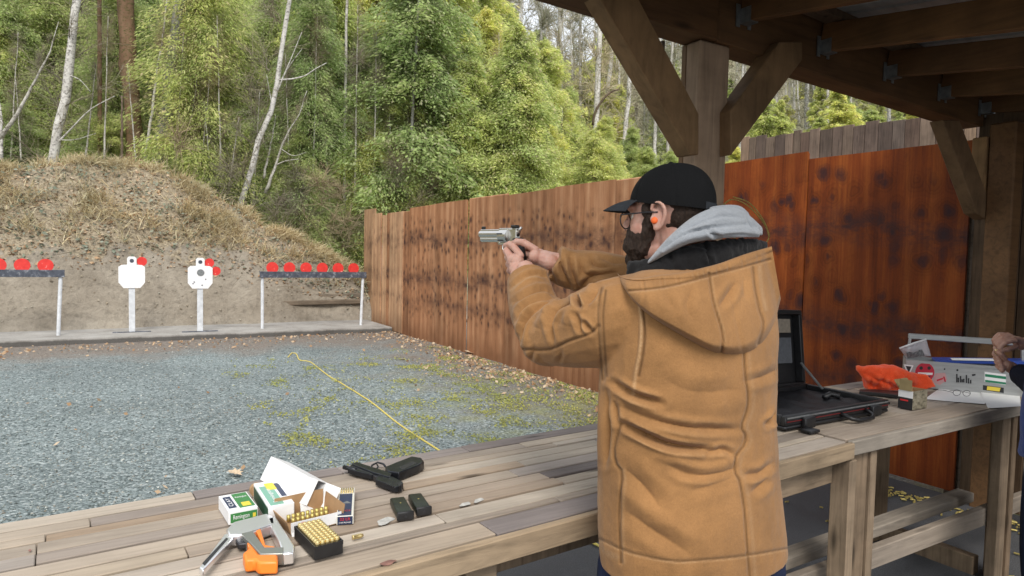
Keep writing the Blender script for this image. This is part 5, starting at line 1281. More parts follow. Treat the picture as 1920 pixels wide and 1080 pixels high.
# ================================================================== ROPES, LITTER
M_ROPE = plain('yellow_rope', (.62,.50,.12), .8, 0, 120, .3, .002)
rp = [PZ(540, 664, .02), PZ(548, 657, .02), PZ(556, 659, .02), PZ(562, 669, .02), PZ(580, 672, .02), PZ(600, 688, .02), PZ(640, 717, .02), PZ(700, 755, .02), PZ(760, 798, .02), PZ(825, 838, .02), (2.32,3.9,.02), PZ(1070, 995, .03), PZ(1120, 1020, .03), (2.31,2.45,.03)]
q = interp(rp, 70)
for a in q: a[2] = max(ground_z(a[0], a[1]), .018 if a[1] < 3.6 else -1)+.008
tag(MB().tube(q, .0075, 6).build('ground_rope', M_ROPE, None, True), 'yellow rope stretched straight over the gravel and under the bench', 'rope')
lp = [PY(a, b, Y) for a, b, Y in ((1352, 388, 2.17), (1372, 374, 2.195), (1400, 384, 2.17), (1428, 413, 2.16), (1442, 440, 2.16), (1436, 456, 2.16), (1424, 464, 2.17), (1400, 470, 2.19), (1372, 440, 2.203))]
mb = MB().tube(interp(lp, 40), .0032, 6)
mb.tube(interp([a+np.array([.012*math.sin(i*1.3), -.008, .012*math.cos(i*.9)]) for i, a in enumerate(lp[1:5])], 16), .003, 6)
tag(mb.build('rope_loop', plain('faded_cord', (.34,.26,.07), .85, 0, 120, .3), None, True), 'loop of yellow cord hanging from the middle post behind the hood', 'rope')
M_BRASS = plain('brass', (.80,.64,.30), .34, .85)
M_BRASSD = plain('dull_brass', (.50,.40,.13), .45, .55)
r5 = np.random.default_rng(5); mb = MB()
for i in range(370):
    if i < 330: y = r5.uniform(1.5, 3.5); x = 4.60+.11*max(0, 2.6-y)+r5.normal(0, .06); z = .018
    else: x = r5.uniform(1.9, 4.6); y = r5.uniform(1.2, 3.5); z = .018
    a = r5.uniform(0, 6.28); L = r5.choice([.019, .029]); d = np.array([math.cos(a), math.sin(a), r5.normal(0, .1)])*L/2; c = np.array([min(x, 4.93), y, z+.006])
    mb.tube([c-d, c+d], .0055, 6)
mb.build('spent_brass', M_BRASSD, None, False, kind='stuff')
ol = [(0,-.06), (.012,-.03), (.035,-.035), (.022,-.012), (.05,.0), (.024,.012), (.038,.04), (.014,.034), (0,.062), (-.014,.034), (-.038,.04), (-.024,.012), (-.05,0), (-.022,-.012), (-.035,-.035), (-.012,-.03)]
def big_leaf(px, py, s, a, lb):
    c = PZ(px, py, .02); c[2] = ground_z(c[0], c[1])+.028; v = [c+[0, 0, .0]]
    for x, y in ol: v.append(c+np.array([s*(x*math.cos(a)-y*math.sin(a)), s*(x*math.sin(a)+y*math.cos(a)), .25*s*abs(x)+.1*s*y]))
    tag(link('oak_leaf', mesh('oak_leaf', v, [(0, 1+i, 1+(i+1) % 16) for i in range(16)]), M_LEAFT), lb, 'leaf', 'big dead leaves on the gravel')
M_LEAFT = plain('tan_leaf', (.52,.40,.27), .8, 0, 60, .2)
big_leaf(441, 889, 1.15, .6, 'large tan oak leaf lying on the gravel above the white carton')
big_leaf(884, 660, 2.6, .3, 'pale upright dead leaf against the foot of the plywood wall')

# ================================================================== THINGS ON THE NEAR BENCH
TZ = BH + .0015
def fit(px4, z):
    p = [PZ(a, b, z)[:2] for a, b in px4]; c = sum(p)/4
    ux = (p[1]-p[0]+p[2]-p[3])/2; uy = (p[0]-p[3]+p[1]-p[2])/2
    a = (math.atan2(ux[1], ux[0]) + math.atan2(uy[1], uy[0]) - math.pi/2)/2
    return c, a, np.linalg.norm(ux), np.linalg.norm(uy)
def text(body, size, Mx, mat, parent, name='lettering', world=False, w=None):
    cu = bpy.data.curves.new(name, 'FONT'); cu.body = body; cu.size = size; cu.align_x = 'CENTER'; cu.align_y = 'CENTER'; cu.extrude = .0001
    o = bpy.data.objects.new(name, cu); COL.objects.link(o); dg = bpy.context.evaluated_depsgraph_get(); dg.update()
    me = bpy.data.meshes.new_from_object(o.evaluated_get(dg)); bpy.data.objects.remove(o); me.materials.clear()
    if w:
        xs_ = [q.co.x for q in me.vertices]; k = w/(max(xs_)-min(xs_)+1e-6); Mx = Mx @ Matrix.Diagonal((k, 1, 1, 1))
    me.transform(Mx); return link(name, me, mat, parent, world)
M_WCARD = plain('white_card', (.78,.78,.78), .6, 0, 30, .04)
M_BCARD = plain('brown_card', (.36,.22,.11), .8, 0, 40, .1)
M_GREEN = plain('green_print', (.045,.20,.055), .5)
M_TEAL = plain('pale_green_print', (.20,.42,.32), .45)
M_DGREEN = plain('dark_green_print', (.02,.075,.04), .5)
M_YEL = plain('yellow_print', (.75,.58,.06), .5)
M_NVY = plain('navy_print', (.018,.03,.075), .45)
M_REDP = plain('red_print', (.62,.03,.03), .5)
M_WPR = plain('white_print', (.8,.8,.8), .5)
M_BLK = plain('black_print', (.02,.02,.022), .5)
M_OR = plain('orange_plastic', (.90,.23,.025), .4)
M_CHROME = plain('chrome', (.86,.86,.88), .28, .9)
def RZ(x, y, z, top=True): return Matrix.Translation((x, y, z))
XF = Matrix(((1,0,0,0),(0,0,-1,0),(0,1,0,0),(0,0,0,1)))        # text plane facing -y
def ammo_box(px4, h, label, top, side, txt):
    c, a, L, Wd = fit(px4, TZ+h); t = empty('ammo_box', (c[0], c[1], TZ), label, 'ammo box', 'ammunition boxes on the near bench', rz=a)
    MB().box(-L/2, L/2, -Wd/2, Wd/2, 0, h, .0012).build('carton', M_WCARD, t, world=False)
    e = .0006
    MB().box(-L*.08, L*.45, -Wd*.40, Wd*.46, h-.001, h+e).build('top_print', top, t, world=False)
    MB().box(-L*.42, -L*.16, -Wd*.34, Wd*.36, h-.001, h+e).build('dark_label', M_NVY, t, world=False)
    MB().box(L*.05, L*.34, -Wd*.34, -Wd*.12, h-.001, h+2*e).build('yellow_label', M_YEL, t, world=False)
    MB().box(-L*.44, L*.47, -Wd/2-e, -Wd/2+.001, h*.12, h*.80).build('front_print', side, t, world=False)
    MB().box(L/2-.001, L/2+e, -Wd*.45, Wd*.45, h*.12, h*.80).build('end_print', side, t, world=False)
    text(txt, .016, Matrix.Translation((-.005, -Wd/2-2*e, h*.5)) @ XF, M_WPR, t, w=L*.55)
    text(txt, .014, Matrix.Translation((L*.18, Wd*.22, h+2*e)), M_WPR, t, w=L*.40)
    text('CLAY', .014, Matrix.Translation((-L*.29, 0, h+2*e)) @ Matrix.Rotation(math.pi/2, 4, 'Z'), M_WPR, t, w=Wd*.5)
    MB().box(L*.32, L*.42, -Wd/2-2*e, -Wd/2, h*.3, h*.6).build('yellow_spot', M_YEL, t, world=False)
    return t, L, Wd
ammo_box([(413, 930), (463, 921), (482, 949), (426, 961)], .034, 'closed green and white ammo box leftmost of the boxes on the near bench', M_GREEN, M_GREEN, 'Remington')
# second box lies with its long side to the viewer
c, a, L, Wd = fit([(473, 905), (523, 901), (549, 940), (506, 952)], TZ+.045)
t = empty('ammo_box', (c[0], c[1], TZ), 'pale green and white ammo box with an orange end, against the white carton', 'ammo box', 'ammunition boxes on the near bench', rz=a)
h = .045; e = .0006
MB().box(-L/2, L/2, -Wd/2, Wd/2, 0, h, .0012).build('carton', M_WCARD, t, world=False)
MB().box(-L*.40, L*.12, -Wd*.48, Wd*.30, h-.001, h+e).build('top_print', M_TEAL, t, world=False)
MB().box(-L*.15, L*.22, Wd*.12, Wd*.40, h-.001, h+2*e).build('yellow_label', M_YEL, t, world=False)
MB().box(L*.22, L*.42, -Wd*.2, Wd*.36, h-.001, h+e).build('dark_label', M_NVY, t, world=False)
MB().box(-L/2-e, -L/2+.001, -Wd*.49, Wd*.46, h*.1, h*.86).build('side_print', M_DGREEN, t, world=False)
text('Remington', .014, Matrix.Translation((-L*.14, -Wd*.12, h+2*e)) @ Matrix.Rotation(math.pi/2, 4, 'Z'), M_WPR, t, w=Wd*.55)
MB().cyl((-L*.36, Wd/2-.002, h*.55), (-L*.36, Wd/2+.012, h*.55), .018, 16).build('end_tab', M_BCARD, t, world=False)
# big white carton lying on its edge, open towards the viewer
p0, p1 = PZ(509, 856, TZ+.092), PZ(593, 902, TZ+.092); ax = p1-p0; ax[2] = 0; Lc = float(np.linalg.norm(ax)); ax /= Lc; p1 = p0+ax*Lc*.84; Lc *= .84; ang = math.atan2(ax[1], ax[0])
cm_ = (p0+p1)/2; cm_[2] = TZ
t = empty('white_carton', cm_, 'large plain white carton lying open on its side at the back of the boxes', 'carton', rz=ang)
wc, hc, th = .068, .060, .0018; phi = math.radians(62)
Rr = Matrix.Translation((0, 0, .0925)) @ Matrix.Rotation(phi, 4, 'X') @ Matrix.Translation((0, -wc/2, -hc/2))
for nm, b in (('bottom', (-Lc/2, Lc/2, -wc/2, wc/2, -hc/2, -hc/2+th)), ('top', (-Lc/2, Lc/2, -wc/2, wc/2, hc/2-th, hc/2)), ('side', (-Lc/2, Lc/2, -wc/2, -wc/2+th, -hc/2+th, hc/2-th)), ('side', (-Lc/2, Lc/2, wc/2-th, wc/2, -hc/2+th, hc/2-th)), ('end', (-Lc/2-th, -Lc/2, -wc/2, wc/2, -hc/2, hc/2))):
    MB().box(*b, 0, Rr).build(nm, M_WCARD, t, world=False)
FM = Rr @ Matrix.Translation((Lc/2, 0, hc/2)) @ Matrix.Rotation(math.radians(70), 4, 'Y'); MB().box(0, .028, -wc/2, wc/2, -th, 0, 0, FM).build('flap', M_WCARD, t, world=False)
FM = Rr @ Matrix.Translation((Lc/2, -wc/2, 0)) @ Matrix.Rotation(math.radians(-38), 4, 'Z'); MB().box(0, .05, 0, th, -hc/2+.01, hc/2-.01, 0, FM).build('flap', M_WCARD, t, world=False)
FM = Rr @ Matrix.Translation((Lc/2, 0, -hc/2)) @ Matrix.Rotation(math.radians(60), 4, 'Y'); MB().box(0, .04, -wc/2, wc/2, 0, th, 0, FM).build('flap', M_WCARD, t, world=False)
# opened cardboard ammo box with rounds
c, a, L, Wd = fit([(517, 958), (612, 934), (628, 962), (548, 988)], TZ+.024)
t = empty('opened_box', (c[0], c[1], TZ), 'torn open brown and white cardboard box with loose rounds inside', 'ammo box', 'ammunition boxes on the near bench', rz=a)
h = .036; th = .0016
MB().box(-L/2, L/2, -Wd/2, Wd/2, 0, th).build('bottom', M_BCARD, t, world=False)
MB().box(-L/2, L/2, Wd/2-th, Wd/2, th, h+.018).build('back_wall', M_BCARD, t, world=False)
fw_ = MB().box(-L/2, L/2, -Wd/2, -Wd/2+th, th, h*.8).build('front_wall', M_WCARD, t, world=False)
MB().box(-L/2+.004, L/2-.004, -Wd/2+th, -Wd/2+th+.0008, th, h*.78).build('liner', M_BCARD, fw_, world=False)
MB().box(-L*.30, -L*.24, -Wd/2-.0007, -Wd/2, .006, h*.7).build('red_mark', M_REDP, fw_, world=False)
FM = Matrix.Translation((-L/2, 0, 0)) @ Matrix.Rotation(math.radians(-18), 4, 'Y'); MB().box(0, th, -Wd/2, Wd/2, th, h, 0, FM).build('end_flap', M_BCARD, t, world=False)
FM = Matrix.Translation((L/2, 0, 0)) @ Matrix.Rotation(math.radians(10), 4, 'Y'); MB().box(0, th, -Wd/2, Wd/2, th, h+.01, 0, FM).build('end_flap', M_BCARD, t, world=False)
FM = Matrix.Translation((-L*.42, -Wd/2, .004)) @ Matrix.Rotation(math.radians(50), 4, 'X'); MB().box(-.01, .025, -.02, 0, 0, th, 0, FM).build('torn_flap', M_WCARD, t, world=False)
mb = MB()
for i in range(9): mb.tube([(-L*.34+i*.0122, .014, .006), (-L*.34+i*.0122, .014, .021)], .0052, 8)
for i in range(8): mb.tube([(-L*.30+i*.0122, -.004, .004), (-L*.30+i*.0122, -.004, .018)], .0052, 8)
mb.build('loose_rounds', M_BRASSD, t, True, world=False)
# black tray of cartridges
c, a, L, Wd = fit([(557, 987), (606, 974), (638, 1014), (586, 1029)], TZ+.030)
t = empty('cartridge_tray', (c[0], c[1], TZ), 'black plastic tray filled with upright brass cartridges in front of the open box', 'tray', rz=a)
mb = MB().box(-L/2, L/2, -Wd/2, Wd/2, 0, .024, .002)
for s_ in (-1, 1): mb.box(s_*(L/2-.0015)-.0015, s_*(L/2-.0015)+.0015, -Wd/2, Wd/2, .022, .031); mb.box(-L/2+.003, L/2-.003, s_*(Wd/2-.0015)-.0015, s_*(Wd/2-.0015)+.0015, .022, .031)
mb.build('tray', M_BLACKPL, t, world=False)
cm = MB().tube([(0,0,0), (0,0,.0105), (0,0,.0115), (0,0,.014), (0,0,.0142)], [.0056,.0056,.0050,.0059,.0052], 12); cm.tube([(0,0,.0140), (0,0,.0145)], .0022, 8)
cme = cm.mesh('cartridge', True); cme.materials.append(M_BRASS)
ca, sa = math.cos(a), math.sin(a)
for i in range(5):
    for j in range(10):
        lx, ly = (i-2)*(L-.010)/5, (j-4.5)*(Wd-.010)/10
        o = link('cartridge', cme, None); o.location = (c[0]+ca*lx-sa*ly, c[1]+sa*lx+ca*ly, TZ+.024)
        tag(o, 'brass cartridge standing in one of the rows in the black tray', 'cartridge', 'cartridges in the black tray')
# clear box of small rounds with a navy label
c, a, L, Wd = fit([(641, 914), (671, 912), (657, 965), (626, 968)], TZ+.024)
t = empty('cartridge_box', (c[0], c[1], TZ), 'clear box of small rounds with navy and red label, right of the open box', 'ammo box', 'ammunition boxes on the near bench', rz=a)
M_CLEAR = plain('frosted_clear', (.72,.70,.62), .25)
MB().box(-L/2, L/2, -Wd/2, Wd/2, 0, .022, .0015).build('case', M_CLEAR, t, world=False)
MB().box(-L*.44, L*.36, -Wd*.48, Wd*.26, .0215, .0228).build('label', M_NVY, t, world=False)
MB().box(-L*.44, L*.44, -Wd/2-.0007, -Wd/2+.001, .001, .021).build('front_label', M_NVY, t, world=False)
text('CCI', .012, Matrix.Translation((-L*.02, -Wd*.34, .0232)), M_REDP, t, w=L*.6)
MB().prism([(-.012, -.007), (.014, -.007), (.003, .010)], (-L*.02, -Wd*.06, .0232), (1,0,0), (0,1,0), (0,0,1), .0006).build('mountain_print', M_GALV, t, world=False)
text('22 LR', .010, Matrix.Translation((0, -Wd/2-.0012, .0145)) @ XF, M_REDP, t, w=L*.6); text('CARTRIDGES', .005, Matrix.Translation((0, -Wd/2-.0012, .006)) @ XF, M_WPR, t, w=L*.7)
mb = MB()
for i in range(6): mb.tube([(-L*.36+i*L*.145, Wd*.29, .0235), (-L*.36+i*L*.145, Wd*.46, .0235)], .0022, 6)
mb.build('round_tips', M_BRASS, t, True, world=False)

def flat_shape(px, z0, z1, mb=None):
    """outline lying parallel to the bench top, between heights z0 and z1 above it"""
    mb = mb or MB(); zm = TZ+(z0+z1)/2; p = [PZ(a, b, TZ+z0+.8*(z1-z0))[:2] for a, b in px]; n = len(p)
    ar = sum(p[i][0]*p[(i+1)%n][1]-p[(i+1)%n][0]*p[i][1] for i in range(n))
    if ar < 0: p = p[::-1]
    return mb.prism([(q[0], q[1]) for q in p], (0, 0, zm), (1,0,0), (0,1,0), (0,0,1), z1-z0)
def bev(o, w=.002, seg=2):
    m = o.modifiers.new('bevel', 'BEVEL'); m.width = w; m.segments = seg; m.limit_method = 'ANGLE'; m.angle_limit = math.radians(40); return autosmooth(o, 50)
# staple gun
st = empty('staple_gun', PZ(470, 1015, TZ), 'chrome and orange staple gun lying on its side at the front of the boxes', 'staple gun')
bev(flat_shape([(424, 996), (438, 982), (500, 966), (515, 972), (516, 985), (478, 999), (450, 1007), (428, 1007)], .003, .030).build('body', M_CHROME, st), .004)
bev(flat_shape([(373, 1066), (381, 1071), (437, 1011), (430, 1000), (420, 1004)], .012, .026).build('lever', M_CHROME, st), .003)
bev(flat_shape([(384, 1060), (428, 1010), (424, 1008), (379, 1056)], .0262, .0268).build('lever_channel', M_DSTEEL, st), .0002)
bev(flat_shape([(502, 976), (517, 972), (536, 1002), (553, 1028), (551, 1040), (530, 1043), (522, 1018), (512, 998)], .003, .030).build('nose', M_CHROME, st), .003)
M_GSTEEL = plain('grey_green_steel', (.30,.31,.28), .35, .7)
bev(flat_shape([(452, 1004), (474, 999), (496, 1030), (532, 1030), (532, 1042), (488, 1043)], .004, .031).build('magazine', M_GSTEEL, st), .002)
bev(flat_shape([(462, 1012), (486, 1043), (521, 1043), (521, 1058), (484, 1059), (478, 1053), (460, 1055), (455, 1041), (466, 1033)], .0, .028).build('grip', M_OR, st), .005)
bev(flat_shape([(478, 994), (487, 990), (498, 1026), (516, 1029), (512, 1032), (494, 1031)], .002, .0285).build('grip_liner', M_OR, st), .002)
bev(flat_shape([(440, 1010), (462, 1008), (468, 1020), (446, 1022)], .006, .02).build('spring_housing', M_DSTEEL, st), .003)
# pistol, slide locked back
ps = empty('pistol', PZ(715, 893, TZ), 'black semi automatic pistol lying on its side with the slide locked open', 'pistol')
M_GUN = plain('black_gunmetal', (.022,.024,.029), .30, .55, 60, .3, .0006)
bev(flat_shape([(652, 880), (661, 870), (702, 886), (697, 892), (664, 884)], .004, .020).build('slide_front', M_GUN, ps), .0014)
bev(flat_shape([(695, 891), (700, 887), (714, 892), (708, 897)], .004, .018).build('ejection_port', M_DSTEEL, ps), .001)
bev(flat_shape([(704, 901), (711, 890), (737, 896), (755, 905), (753, 913), (741, 915)], .004, .021).build('slide_rear', M_GUN, ps), .0014)
mb = MB(); mb.tube([PZ(668, 882, TZ+.016), PZ(645, 876, TZ+.016)], .0068, 14); mb.build('barrel', M_GUN, ps, True)
bev(flat_shape([(660, 872), (668, 868), (735, 889), (731, 897), (700, 888)], .003, .024).build('frame', M_GUN, ps), .002)
bev(flat_shape([(722, 878), (741, 870), (772, 858), (790, 861), (795, 868), (784, 875), (748, 889), (727, 886)], .001, .027).build('grip', M_GUN, ps), .003)
bev(flat_shape([(748, 876), (773, 864), (783, 868), (755, 881)], .0268, .0278).build('grip_panel', M_BLACKPL, ps), .001)
mb = MB(); mb.tube([PZ(a, b, TZ+.016) for a, b in ((694, 880), (698, 872), (708, 867), (719, 870), (724, 877))], .0032, 8); mb.tube([PZ(a, b, TZ+.016) for a, b in ((706, 880), (709, 875), (707, 871))], .0026, 6); mb.build('trigger_guard', M_GUN, ps, True)
for k_ in range(5):
    u_ = k_/5; x0_, y0_, x1_, y1_ = 731+3.4*k_, 896+1.6*k_, 725+3.4*k_, 908+1.6*k_
    flat_shape([(x0_, y0_), (x0_+1.3, y0_+.6), (x1_+1.3, y1_+.6), (x1_, y1_)], .0205, .0213).build('serration', M_BLACKPL, ps)
flat_shape([(664, 876), (700, 889), (699, 890.4), (663, 877.4)], .0198, .0204).build('slide_groove', M_DSTEEL, ps)
mb = flat_shape([(744, 908), (752, 903), (756, 908), (748, 914)], .006, .022); mb.build('rear_sight', M_BLACKPL, ps)
# magazines
M_OLIVE = plain('dark_olive_metal', (.022,.028,.018), .45, .4, 50, .25)
def magazine(px4, label):
    c, a, L, Wd = fit(px4, TZ+.022); t = empty('magazine', (c[0], c[1], TZ), label, 'magazine', 'pistol magazines', rz=a)
    bev(MB().box(-L*.46, L*.46, -Wd*.42, Wd/2, .001, .0215, .003).build('body', M_OLIVE, t, world=False), .001)
    bev(MB().box(-L/2, L/2, -Wd/2, -Wd*.42, 0, .023, .002).build('base_plate', M_BLACKPL, t, world=False), .001)
    MB().cyl((0, Wd*.1, .0213), (0, Wd*.1, .0222), .0022, 8).build('witness_hole', M_BRASSD, t, world=False)
    MB().cyl((0, -Wd/2-.0006, .011), (0, -Wd/2+.001, .011), .0035, 10).build('base_button', M_DSTEEL, t, world=False)
magazine([(733, 933), (760, 929), (776, 959), (742, 963)], 'left of the two black pistol magazines on the bench, partly over a white smudge')
magazine([(764, 926), (789, 923), (813, 950), (781, 953)], 'right of the two black pistol magazines, nearer to the man')
o = MB(); a0, a1 = PZ(661, 1008, TZ+.006), PZ(682, 1003, TZ+.006); d_ = a1-a0
o.tube([a0, a0+d_*.08, a0+d_*.1, a0+d_*.62, a0+d_*.75, a0+d_*.95], [.006,.006,.0052,.0055,.0055,.003], 12)
tag(o.build('loose_cartridge', M_BRASS, None, True), 'single loose brass cartridge lying on the bench right of the tray', 'cartridge')
# smudges of paint on the planks
M_SMUDGE = plain('white_smudge', (.42,.41,.38), .9, 0, 70, .3); M_REDSM = plain('red_smudge', (.22,.11,.085), .85, 0, 60, .35)
for k, (px, py, rx_, ry_, m_) in enumerate(((872, 945, 10, 4, M_SMUDGE), (897, 938, 9, 4, M_SMUDGE), (722, 977, 16, 6, M_SMUDGE), (728, 1055, 15, 4, M_REDSM), (56, 1032, 3, 2, M_REDSM))):
    v = [PZ(px+rx_*math.cos(t_)*(1+.2*math.sin(3*t_+k)), py+ry_*math.sin(t_)*(1+.25*math.cos(2*t_+k))-.22*rx_*math.cos(t_), BH+.0008) for t_ in np.linspace(0, 2*math.pi, 17)[:-1]]
    link('paint_smudge', mesh('paint_smudge', v, [tuple(range(16))]), m_, b1)

# ================================================================== THINGS ON THE RIGHT BENCH
# open gun case: hinge along the back, lid standing up
gc = empty('gun_case', (2.66, 1.88, TZ), 'open black hard plastic gun case with its lid standing up behind the man', 'gun case')
X0, X1, Y0, Y1 = 2.30, 3.04, 1.66, 2.09; hB = .062; w_ = .022
bev(MB().box(X0, X1, Y0, Y1, TZ+.004, TZ+.020).build('base_shell', M_BLACKPL, gc), .006)
mb = MB()
for b in ((X0, X1, Y0, Y0+w_), (X0, X1, Y1-w_, Y1), (X0, X0+w_, Y0+w_+.001, Y1-w_-.001), (X1-w_, X1, Y0+w_+.001, Y1-w_-.001)): mb.box(*b, TZ+.0205, TZ+hB, .003)
bev(mb.build('base_rim', M_BLACKPL, gc), .003)
M_FOAM = cloth('black_foam', (.009,.009,.011), (.05,.05,.05), 400, .0, .45, .4)
me_v, me_f = [], []
for j in range(16):
    for i in range(26):
        x, y = lerp(X0+w_, X1-w_, i/25), lerp(Y0+w_, Y1-w_, j/15); me_v.append((x, y, TZ+.038+.010*mnoise.noise(Vector((x*14, y*14, 2)))+.004*mnoise.noise(Vector((x*40, y*40, 5)))))
me_f = [(j*26+i, j*26+i+1, (j+1)*26+i+1, (j+1)*26+i) for j in range(15) for i in range(25)]
link('foam_liner', mesh('foam_liner', me_v, me_f, True), M_FOAM, gc)
MB().box(X0+.01, X1-.01, Y0-.003, Y0-.0005, TZ+.050, TZ+.056).build('seal_strip', M_GALV, gc)
MB().box(X0+.01, X1-.01, Y0-.003, Y0-.0005, TZ+.037, TZ+.040).build('red_strip', plain('dark_red_rubber', (.16,.012,.012), .5), gc)
for xl in (X0+.10, X1-.16): bev(MB().box(xl, xl+.07, Y0-.022, Y0-.001, TZ+.004, TZ+.05, .003).build('latch', M_BLACKPL, gc), .002)
bev(MB().box(X1+.001, X1+.05, Y0+.02, Y0+.06, TZ+.030, TZ+.042, .002).build('side_latch', M_BLACKPL, gc), .002)
bev(MB().box(2.36, 2.42, Y0-.075, Y0-.024, TZ+.002, TZ+.014, .002).build('open_latch', M_BLACKPL, gc), .002)
xm = 2.76; mb = MB(); mb.tube([(xm-.09, Y0-.002, TZ+.035), (xm-.08, Y0-.045, TZ+.022), (xm-.05, Y0-.06, TZ+.016), (xm+.05, Y0-.06, TZ+.016), (xm+.08, Y0-.045, TZ+.022), (xm+.09, Y0-.002, TZ+.035)], .009, 10); mb.build('carry_handle', M_BLACKPL, gc, True)
mb = MB(); mb.tube([(2.86, 1.86, TZ+.05), (2.93, 1.88, TZ+.055), (2.95, 1.84, TZ+.05)], .013, 10); mb.build('lock_block', M_BLACKPL, gc, True)
lt = math.radians(8)
LM_ = Matrix.Translation((X1, Y1+.004, TZ+.045)) @ Matrix.Rotation(-lt, 4, 'X') @ Matrix.Rotation(math.radians(2.0), 4, 'Y') @ Matrix.Translation((-X1, 0, 0))
Lz = .39
lid = bev(MB().box(X0, X1, .030, .046, 0, Lz, 0, LM_).build('lid_shell', M_BLACKPL, gc), .004)
mb = MB()
for b in ((X0, X1, -.012, .029, 0, w_), (X0, X1, -.012, .029, Lz-w_, Lz), (X0, X0+w_, -.012, .029, w_+.001, Lz-w_-.001), (X1-w_, X1, -.012, .029, w_+.001, Lz-w_-.001)): mb.box(*b, 0, LM_)
bev(mb.build('lid_rim', M_BLACKPL, gc), .003)
M_TANF = plain('tan_pad', (.26,.22,.17), .9, 0, 60, .15); M_GREYF = plain('grey_pad', (.10,.105,.115), .9, 0, 60, .15)
MB().box(X0+.04, X1-.06, .016, .0295, Lz-.115, Lz-.045, 0, LM_).build('tan_pad', M_TANF, gc); MB().box(X0+.04, X1-.06, .016, .0295, .12, .25, 0, LM_).build('grey_pad', M_GREYF, gc)
MB().box(X1-.0005, X1+.0015, -.010, .028, .02, Lz-.01, 0, LM_).build('lid_seal', M_GALV, gc)
mb = MB(); mb.beam((X1-.03, Y1-.12, TZ+.055), np.array(LM_ @ Vector((X1-.03, -.012, .12))), .012, .006); mb.build('lid_stay', M_GALV, gc)
# orange cloth bag
ob = MB(); camtube(ob, [(1606,689,3.56,4,.008), (1622,700,3.56,16,.03), (1655,706,3.55,24,.05), (1690,708,3.55,20,.05), (1718,714,3.56,12,.035), (1735,722,3.57,2,.01)])
ob.prism([(0,0), (.36,-.035), (.42,-.10), (.32,-.125), (.05,-.125), (.035,-.05)], D(1608, 686, 3.57), LATH, ZU, FWH, .05)
obm = remesh(ob, .006, 7); sculpt(obm, [([(1622,700),(1650,715),(1690,728)], 4, .012, 'fold'), ([(1640,728),(1655,715),(1660,705)], 4, .010, 'fold'), ([(1612,690),(1660,694),(1720,705)], 5, .007, 'ridge'), ([(1690,700),(1705,715),(1712,726)], 4, .008, 'fold'), ([(1672,728),(1668,716)], 3, .008, 'fold'), ([(1630,726),(1634,712)], 3, .008, 'fold')])
co, no = get_co(obm), get_no(obm); co = co+no*np.array([.006*mnoise.fractal(Vector(p*16), 1, 2, 3) for p in co])[:, None]; co[:, 2] = np.maximum(co[:, 2], TZ+.002); set_co(obm, co)
obm.polygons.foreach_set('use_smooth', [True]*len(obm.polygons))
M_HIVIS = cloth('hi_vis_orange', (.85,.085,.02), (1,.4,.2), 500, .1, .7, .1)
tag(link('orange_bag', obm, M_HIVIS), 'bright orange cloth bundle lying on the right bench behind the small carton', 'cloth')
o = flat_shape([(1611, 735), (1640, 737), (1684, 742), (1686, 735), (1640, 731), (1612, 731)], .0, .018).build('dark_magazine', M_BLACKPL); bev(o, .002)
tag(o, 'flat black magazine lying in front of the orange cloth bundle', 'magazine')
# small upright carton with a raised flap
t = empty('small_carton', (3.26, 1.67, TZ), 'small upright black and tan carton with its top flap raised, by the orange cloth', 'carton')
def camo():
    m = N('camo_print'); n = m.noise(m.pos((30,30,60)), 1.0, 4, .6); m.P(Base_Color=m.ramp(n, [(.35, (.10,.09,.06)), (.5, (.27,.24,.17)), (.65, (.36,.33,.25))]), Roughness=.6); return m.m
xa, xb, ya, yb, hh = 3.196, 3.325, 1.637, 1.703, .088; th = .0016
MB().box(xa, xa+th, ya, yb, TZ, TZ+hh*.62).build('end_panel', M_BLK, t); MB().box(xa, xa+th, ya, yb, TZ+hh*.62, TZ+hh).build('end_band', M_WCARD, t)
MB().box(xa+th, xb, ya, ya+th, TZ, TZ+hh).build('side_panel', camo(), t); MB().box(xa+th, xb, yb-th, yb, TZ, TZ+hh).build('back_panel', M_BCARD, t); MB().box(xb-th, xb, ya+th, yb-th, TZ, TZ+hh).build('end_panel', M_BCARD, t)
MB().box(xa+th, xb-th, ya+th, yb-th, TZ, TZ+.002).build('floor_panel', M_BCARD, t)
M_GOLDC = plain('gold_card', (.30,.23,.11), .6, 0, 40, .1)
MB().box(xa-.004, xa-.004+th, ya+.004, yb-.004, TZ+hh, TZ+hh+.052).build('raised_flap', M_GOLDC, t)
FM = Matrix.Translation((0, yb, TZ+hh)) @ Matrix.Rotation(math.radians(-35), 4, 'X'); MB().box(xa+.01, xb-.005, 0, th, 0, .05, 0, FM).build('lid_flap', M_GOLDC, t)
MB().box(xa-.0008, xa, ya+.02, yb-.01, TZ+.038, TZ+.045).build('red_line', M_REDP, t)
